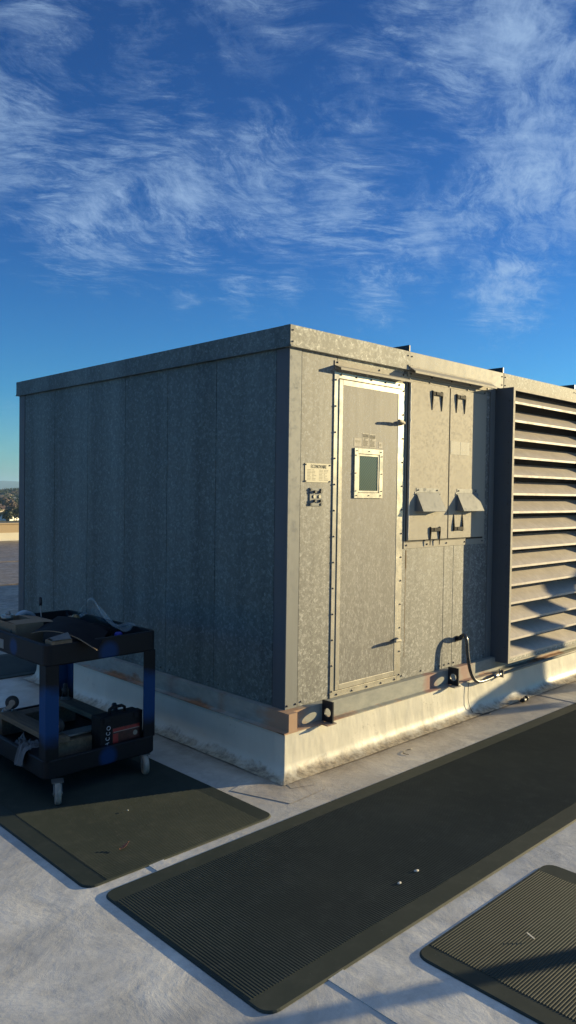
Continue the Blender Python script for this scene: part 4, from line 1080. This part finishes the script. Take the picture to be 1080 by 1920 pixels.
# ------------------------------------------------------------------ city, woods, mountains, air
def build_far():
    GZ = -16
    # ground sheet out to the horizon, rising very gently away
    m = MB(); rs = [0, 40, 120, 300, 600, 1000, 1500, 2300, 4000, 9000, 16000]; n = 48
    def gz(r): return GZ + (max(0, min(1, (r - 700) / 800)) * 6 if r < 2300 else 6)
    V = []; F = []
    for r in rs:
        for i in range(n): a = 2 * math.pi * i / n; V.append((r * math.sin(a), r * math.cos(a), gz(r)))
    for j in range(len(rs) - 1):
        for i in range(n): F.append((j * n + i, j * n + (i + 1) % n, (j + 1) * n + (i + 1) % n, (j + 1) * n + i))
    m.add(V, F, 0, True); tag(m.build('ground', M['asphalt_city'], recalc=False), kind='structure')
    # mountains
    m = MB(); V = []; F = []; na = 260; nr = 8
    for i in range(na + 1):
        az = R(-30 + 150 * i / na)
        for j in range(nr + 1):
            r = 7600 + 450 * j; k = math.sin(math.pi * min(1, j / 5) / 2) if j < 5 else 1 - (j - 5) / 3 * .9
            hgt = 105 + 38 * noise.noise(Vector((az * 7, 0, 0))) + 20 * noise.noise(Vector((az * 28, j * .5, 4))) + 8 * noise.noise(Vector((az * 90, j * .8, 2)))
            V.append((r * math.sin(az), r * math.cos(az), -11 + max(0, k) * hgt))
    w = nr + 1
    for i in range(na):
        for j in range(nr): F.append((i * w + j, (i + 1) * w + j, (i + 1) * w + j + 1, i * w + j + 1))
    m.add(V, F, 0, True); tag(m.build('mountains', M['mountain'], recalc=True), kind='structure')
    # leaf clump trees
    def tree(seed, h, wd, leafm, nleaf=170):
        r_ = random.Random(seed); root = thing('tree', 'x', 'tree', (0, 0, 0))
        t = MB(); t.tube([(0, 0, -.3), (.1, 0, h * .25), (0, .1, h * .6)], [h * .035, h * .025, h * .01], 7)
        for k in range(4):
            a = r_.uniform(0, 6.28); t.tube([(0.05, 0, h * (.22 + .08 * k)), (math.cos(a) * wd * .3, math.sin(a) * wd * .3, h * (.45 + .1 * k))], [h * .014, h * .005], 5)
        t.build('trunk', M['trunk'], root)
        c = MB(); cl = []
        for k in range(9): a = r_.uniform(0, 6.28); q = r_.uniform(.1, .75); cl.append((math.cos(a) * wd * .5 * q, math.sin(a) * wd * .5 * q, h * r_.uniform(.42, .86), wd * r_.uniform(.17, .30)))
        for k in range(nleaf):
            q = cl[k % 9]; d = Vector((r_.gauss(0, 1), r_.gauss(0, 1), r_.gauss(0, .8))).normalized() * q[3] * r_.uniform(.55, 1.1)
            p = Vector(q[:3]) + d; s = wd * r_.uniform(.05, .10)
            a = Vector((r_.uniform(-1, 1), r_.uniform(-1, 1), r_.uniform(-1, 1))).normalized(); b = a.cross(d).normalized() if a.cross(d).length > 1e-3 else Vector((1, 0, 0))
            c.add([p - a * s - b * s * .5, p + a * s * .3 - b * s, p + a * s + b * s * .4, p - a * s * .2 + b * s], [(0, 1, 2, 3)])
        c.build('crown', M[leafm], root, recalc=False)
        return root
    protos = [tree(1, 9, 9, 'leaf_dark'), tree(2, 12, 8, 'leaf_dark'), tree(3, 8, 9, 'leaf_olive'), tree(4, 9, 10, 'leaf_brown')]
    LB = ['round dark evergreen tree among the distant houses', 'tall dark tree standing out on the distant skyline', 'olive green tree among the distant houses', 'brownish leaved tree in the distant wood']
    r_ = random.Random(11); used = [False] * 4
    def place(src, i, x, y, z, s, rot, label, group):
        if not used[i]: o = src; used[i] = True
        else:
            o = src.copy(); COL.objects.link(o)
            for ch in list(src.children):
                c = ch.copy(); COL.objects.link(c); c.parent = o; c.matrix_parent_inverse = ch.matrix_parent_inverse
        o.location = (x, y, z); o.rotation_euler = (0, 0, rot); o.scale = (s, s, s); o['label'] = label; o['group'] = group
    spots = []
    for k in range(150):
        u = r_.random(); dist = 370 + 1210 * u ** .8; az = R(r_.uniform(22.2, 25.9)); spots.append((dist, az))
    for (dist, az) in spots:
        i = r_.choice([0, 0, 2, 3]) if dist < 1150 else r_.choice([0, 0, 1, 3, 3])
        s = r_.uniform(.7, 1.15) * (1.25 if dist > 1150 else 1)
        place(protos[i], i, dist * math.sin(az) - 3, dist * math.cos(az) - 3, gz(dist) - .2, s, r_.uniform(0, 6.28), LB[i], 'trees beyond the roof edge, ' + ['round', 'tall', 'olive', 'brownish'][i])
    # houses
    def house(wm, rm, w_, d_, h_):
        t = thing('house', 'x', 'house', (0, 0, 0)); m = MB(); m.box(-w_ / 2, w_ / 2, -d_ / 2, d_ / 2, -1, h_); m.build('wall', M[wm], t)
        m = MB(); e = .5; V = [(-w_ / 2 - e, -d_ / 2 - e, h_), (w_ / 2 + e, -d_ / 2 - e, h_), (w_ / 2 + e, d_ / 2 + e, h_), (-w_ / 2 - e, d_ / 2 + e, h_), (-w_ / 2 * .7, 0, h_ + 2), (w_ / 2 * .7, 0, h_ + 2)]
        m.add(V, [(0, 1, 5, 4), (1, 2, 5), (2, 3, 4, 5), (3, 0, 4), (0, 1, 2, 3)]); m.build('roof', M[rm], t)
        for x in (-w_ * .3, 0.0, w_ * .3):
            m = MB(); m.box(x - .7, x + .7, -d_ / 2 - .06, -d_ / 2 + .1, h_ * .35, h_ * .75); m.build('window', M['win_dark'], t)
            m = MB(); m.box(w_ / 2 - .1, w_ / 2 + .06, x * d_ / w_ - .6, x * d_ / w_ + .6, h_ * .35, h_ * .75); m.build('window', M['win_dark'], t)
        return t
    hp = [house('stucco_white', 'roof_grey', 11, 8, 3.4), house('stucco', 'roof_tile', 13, 9, 5.6), house('stucco_white', 'roof_tile', 9, 8, 5)]
    HL = ['white house with a grey hipped roof in the distant suburb', 'cream house with a brown roof in the distant suburb', 'white two storey house with a brown roof in the distant suburb']
    hu = [False] * 3
    for k in range(34):
        dist = 450 + 900 * (k / 34) ** 1.1 + r_.uniform(-15, 15); az = R(r_.uniform(22.6, 25.4)); i = k % 3; src = hp[i]
        if not hu[i]: o = src; hu[i] = True
        else:
            o = src.copy(); COL.objects.link(o)
            for ch in list(src.children): c = ch.copy(); COL.objects.link(c); c.parent = o; c.matrix_parent_inverse = ch.matrix_parent_inverse
        o.location = (dist * math.sin(az) - 3, dist * math.cos(az) - 3, gz(dist)); o.rotation_euler = (0, 0, R(r_.uniform(-30, 60))); o['label'] = HL[i]; o['group'] = 'distant suburban houses, ' + ['grey roofed', 'cream', 'two storey'][i]
    # woods away from the visible strip
    m = MB()
    for k in range(5200):
        az = R(r_.choice([r_.uniform(-20, 22), r_.uniform(26.2, 110)])); dist = r_.uniform(500, 1700); s = r_.uniform(2, 5); z = gz(dist) + r_.uniform(1, 9)
        p = Vector((dist * math.sin(az), dist * math.cos(az), z)); a = Vector((r_.uniform(-1, 1), r_.uniform(-1, 1), r_.uniform(-1, 1))).normalized(); b = a.orthogonal().normalized()
        m.add([p - a * s, p - b * s * .7, p + a * s, p + b * s], [(0, 1, 2, 3)])
    tag(m.build('distant_woods', M['leaf_dark'], recalc=False), kind='stuff', label='mass of dark trees spread across the distant plain', cat='woods')
    # air
    hz, nt, b = newmat('haze air'); nt.nodes.remove(b); pv = N(nt, 'ShaderNodeVolumePrincipled'); pv.inputs['Color'].default_value = (.42, .72, 1, 1); pv.inputs['Density'].default_value = HAZE; pv.inputs['Anisotropy'].default_value = .2
    L(nt, pv.outputs[0], nt.nodes['Material Output'].inputs['Volume'])
    m = MB(); m.box(-17000, 17000, -17000, 17000, -17.5, 170); h = m.build('haze', hz); tag(h, kind='stuff', label='thin bluish air between the roof and the mountains', cat='haze')
HAZE = 1.05e-4
build_far()
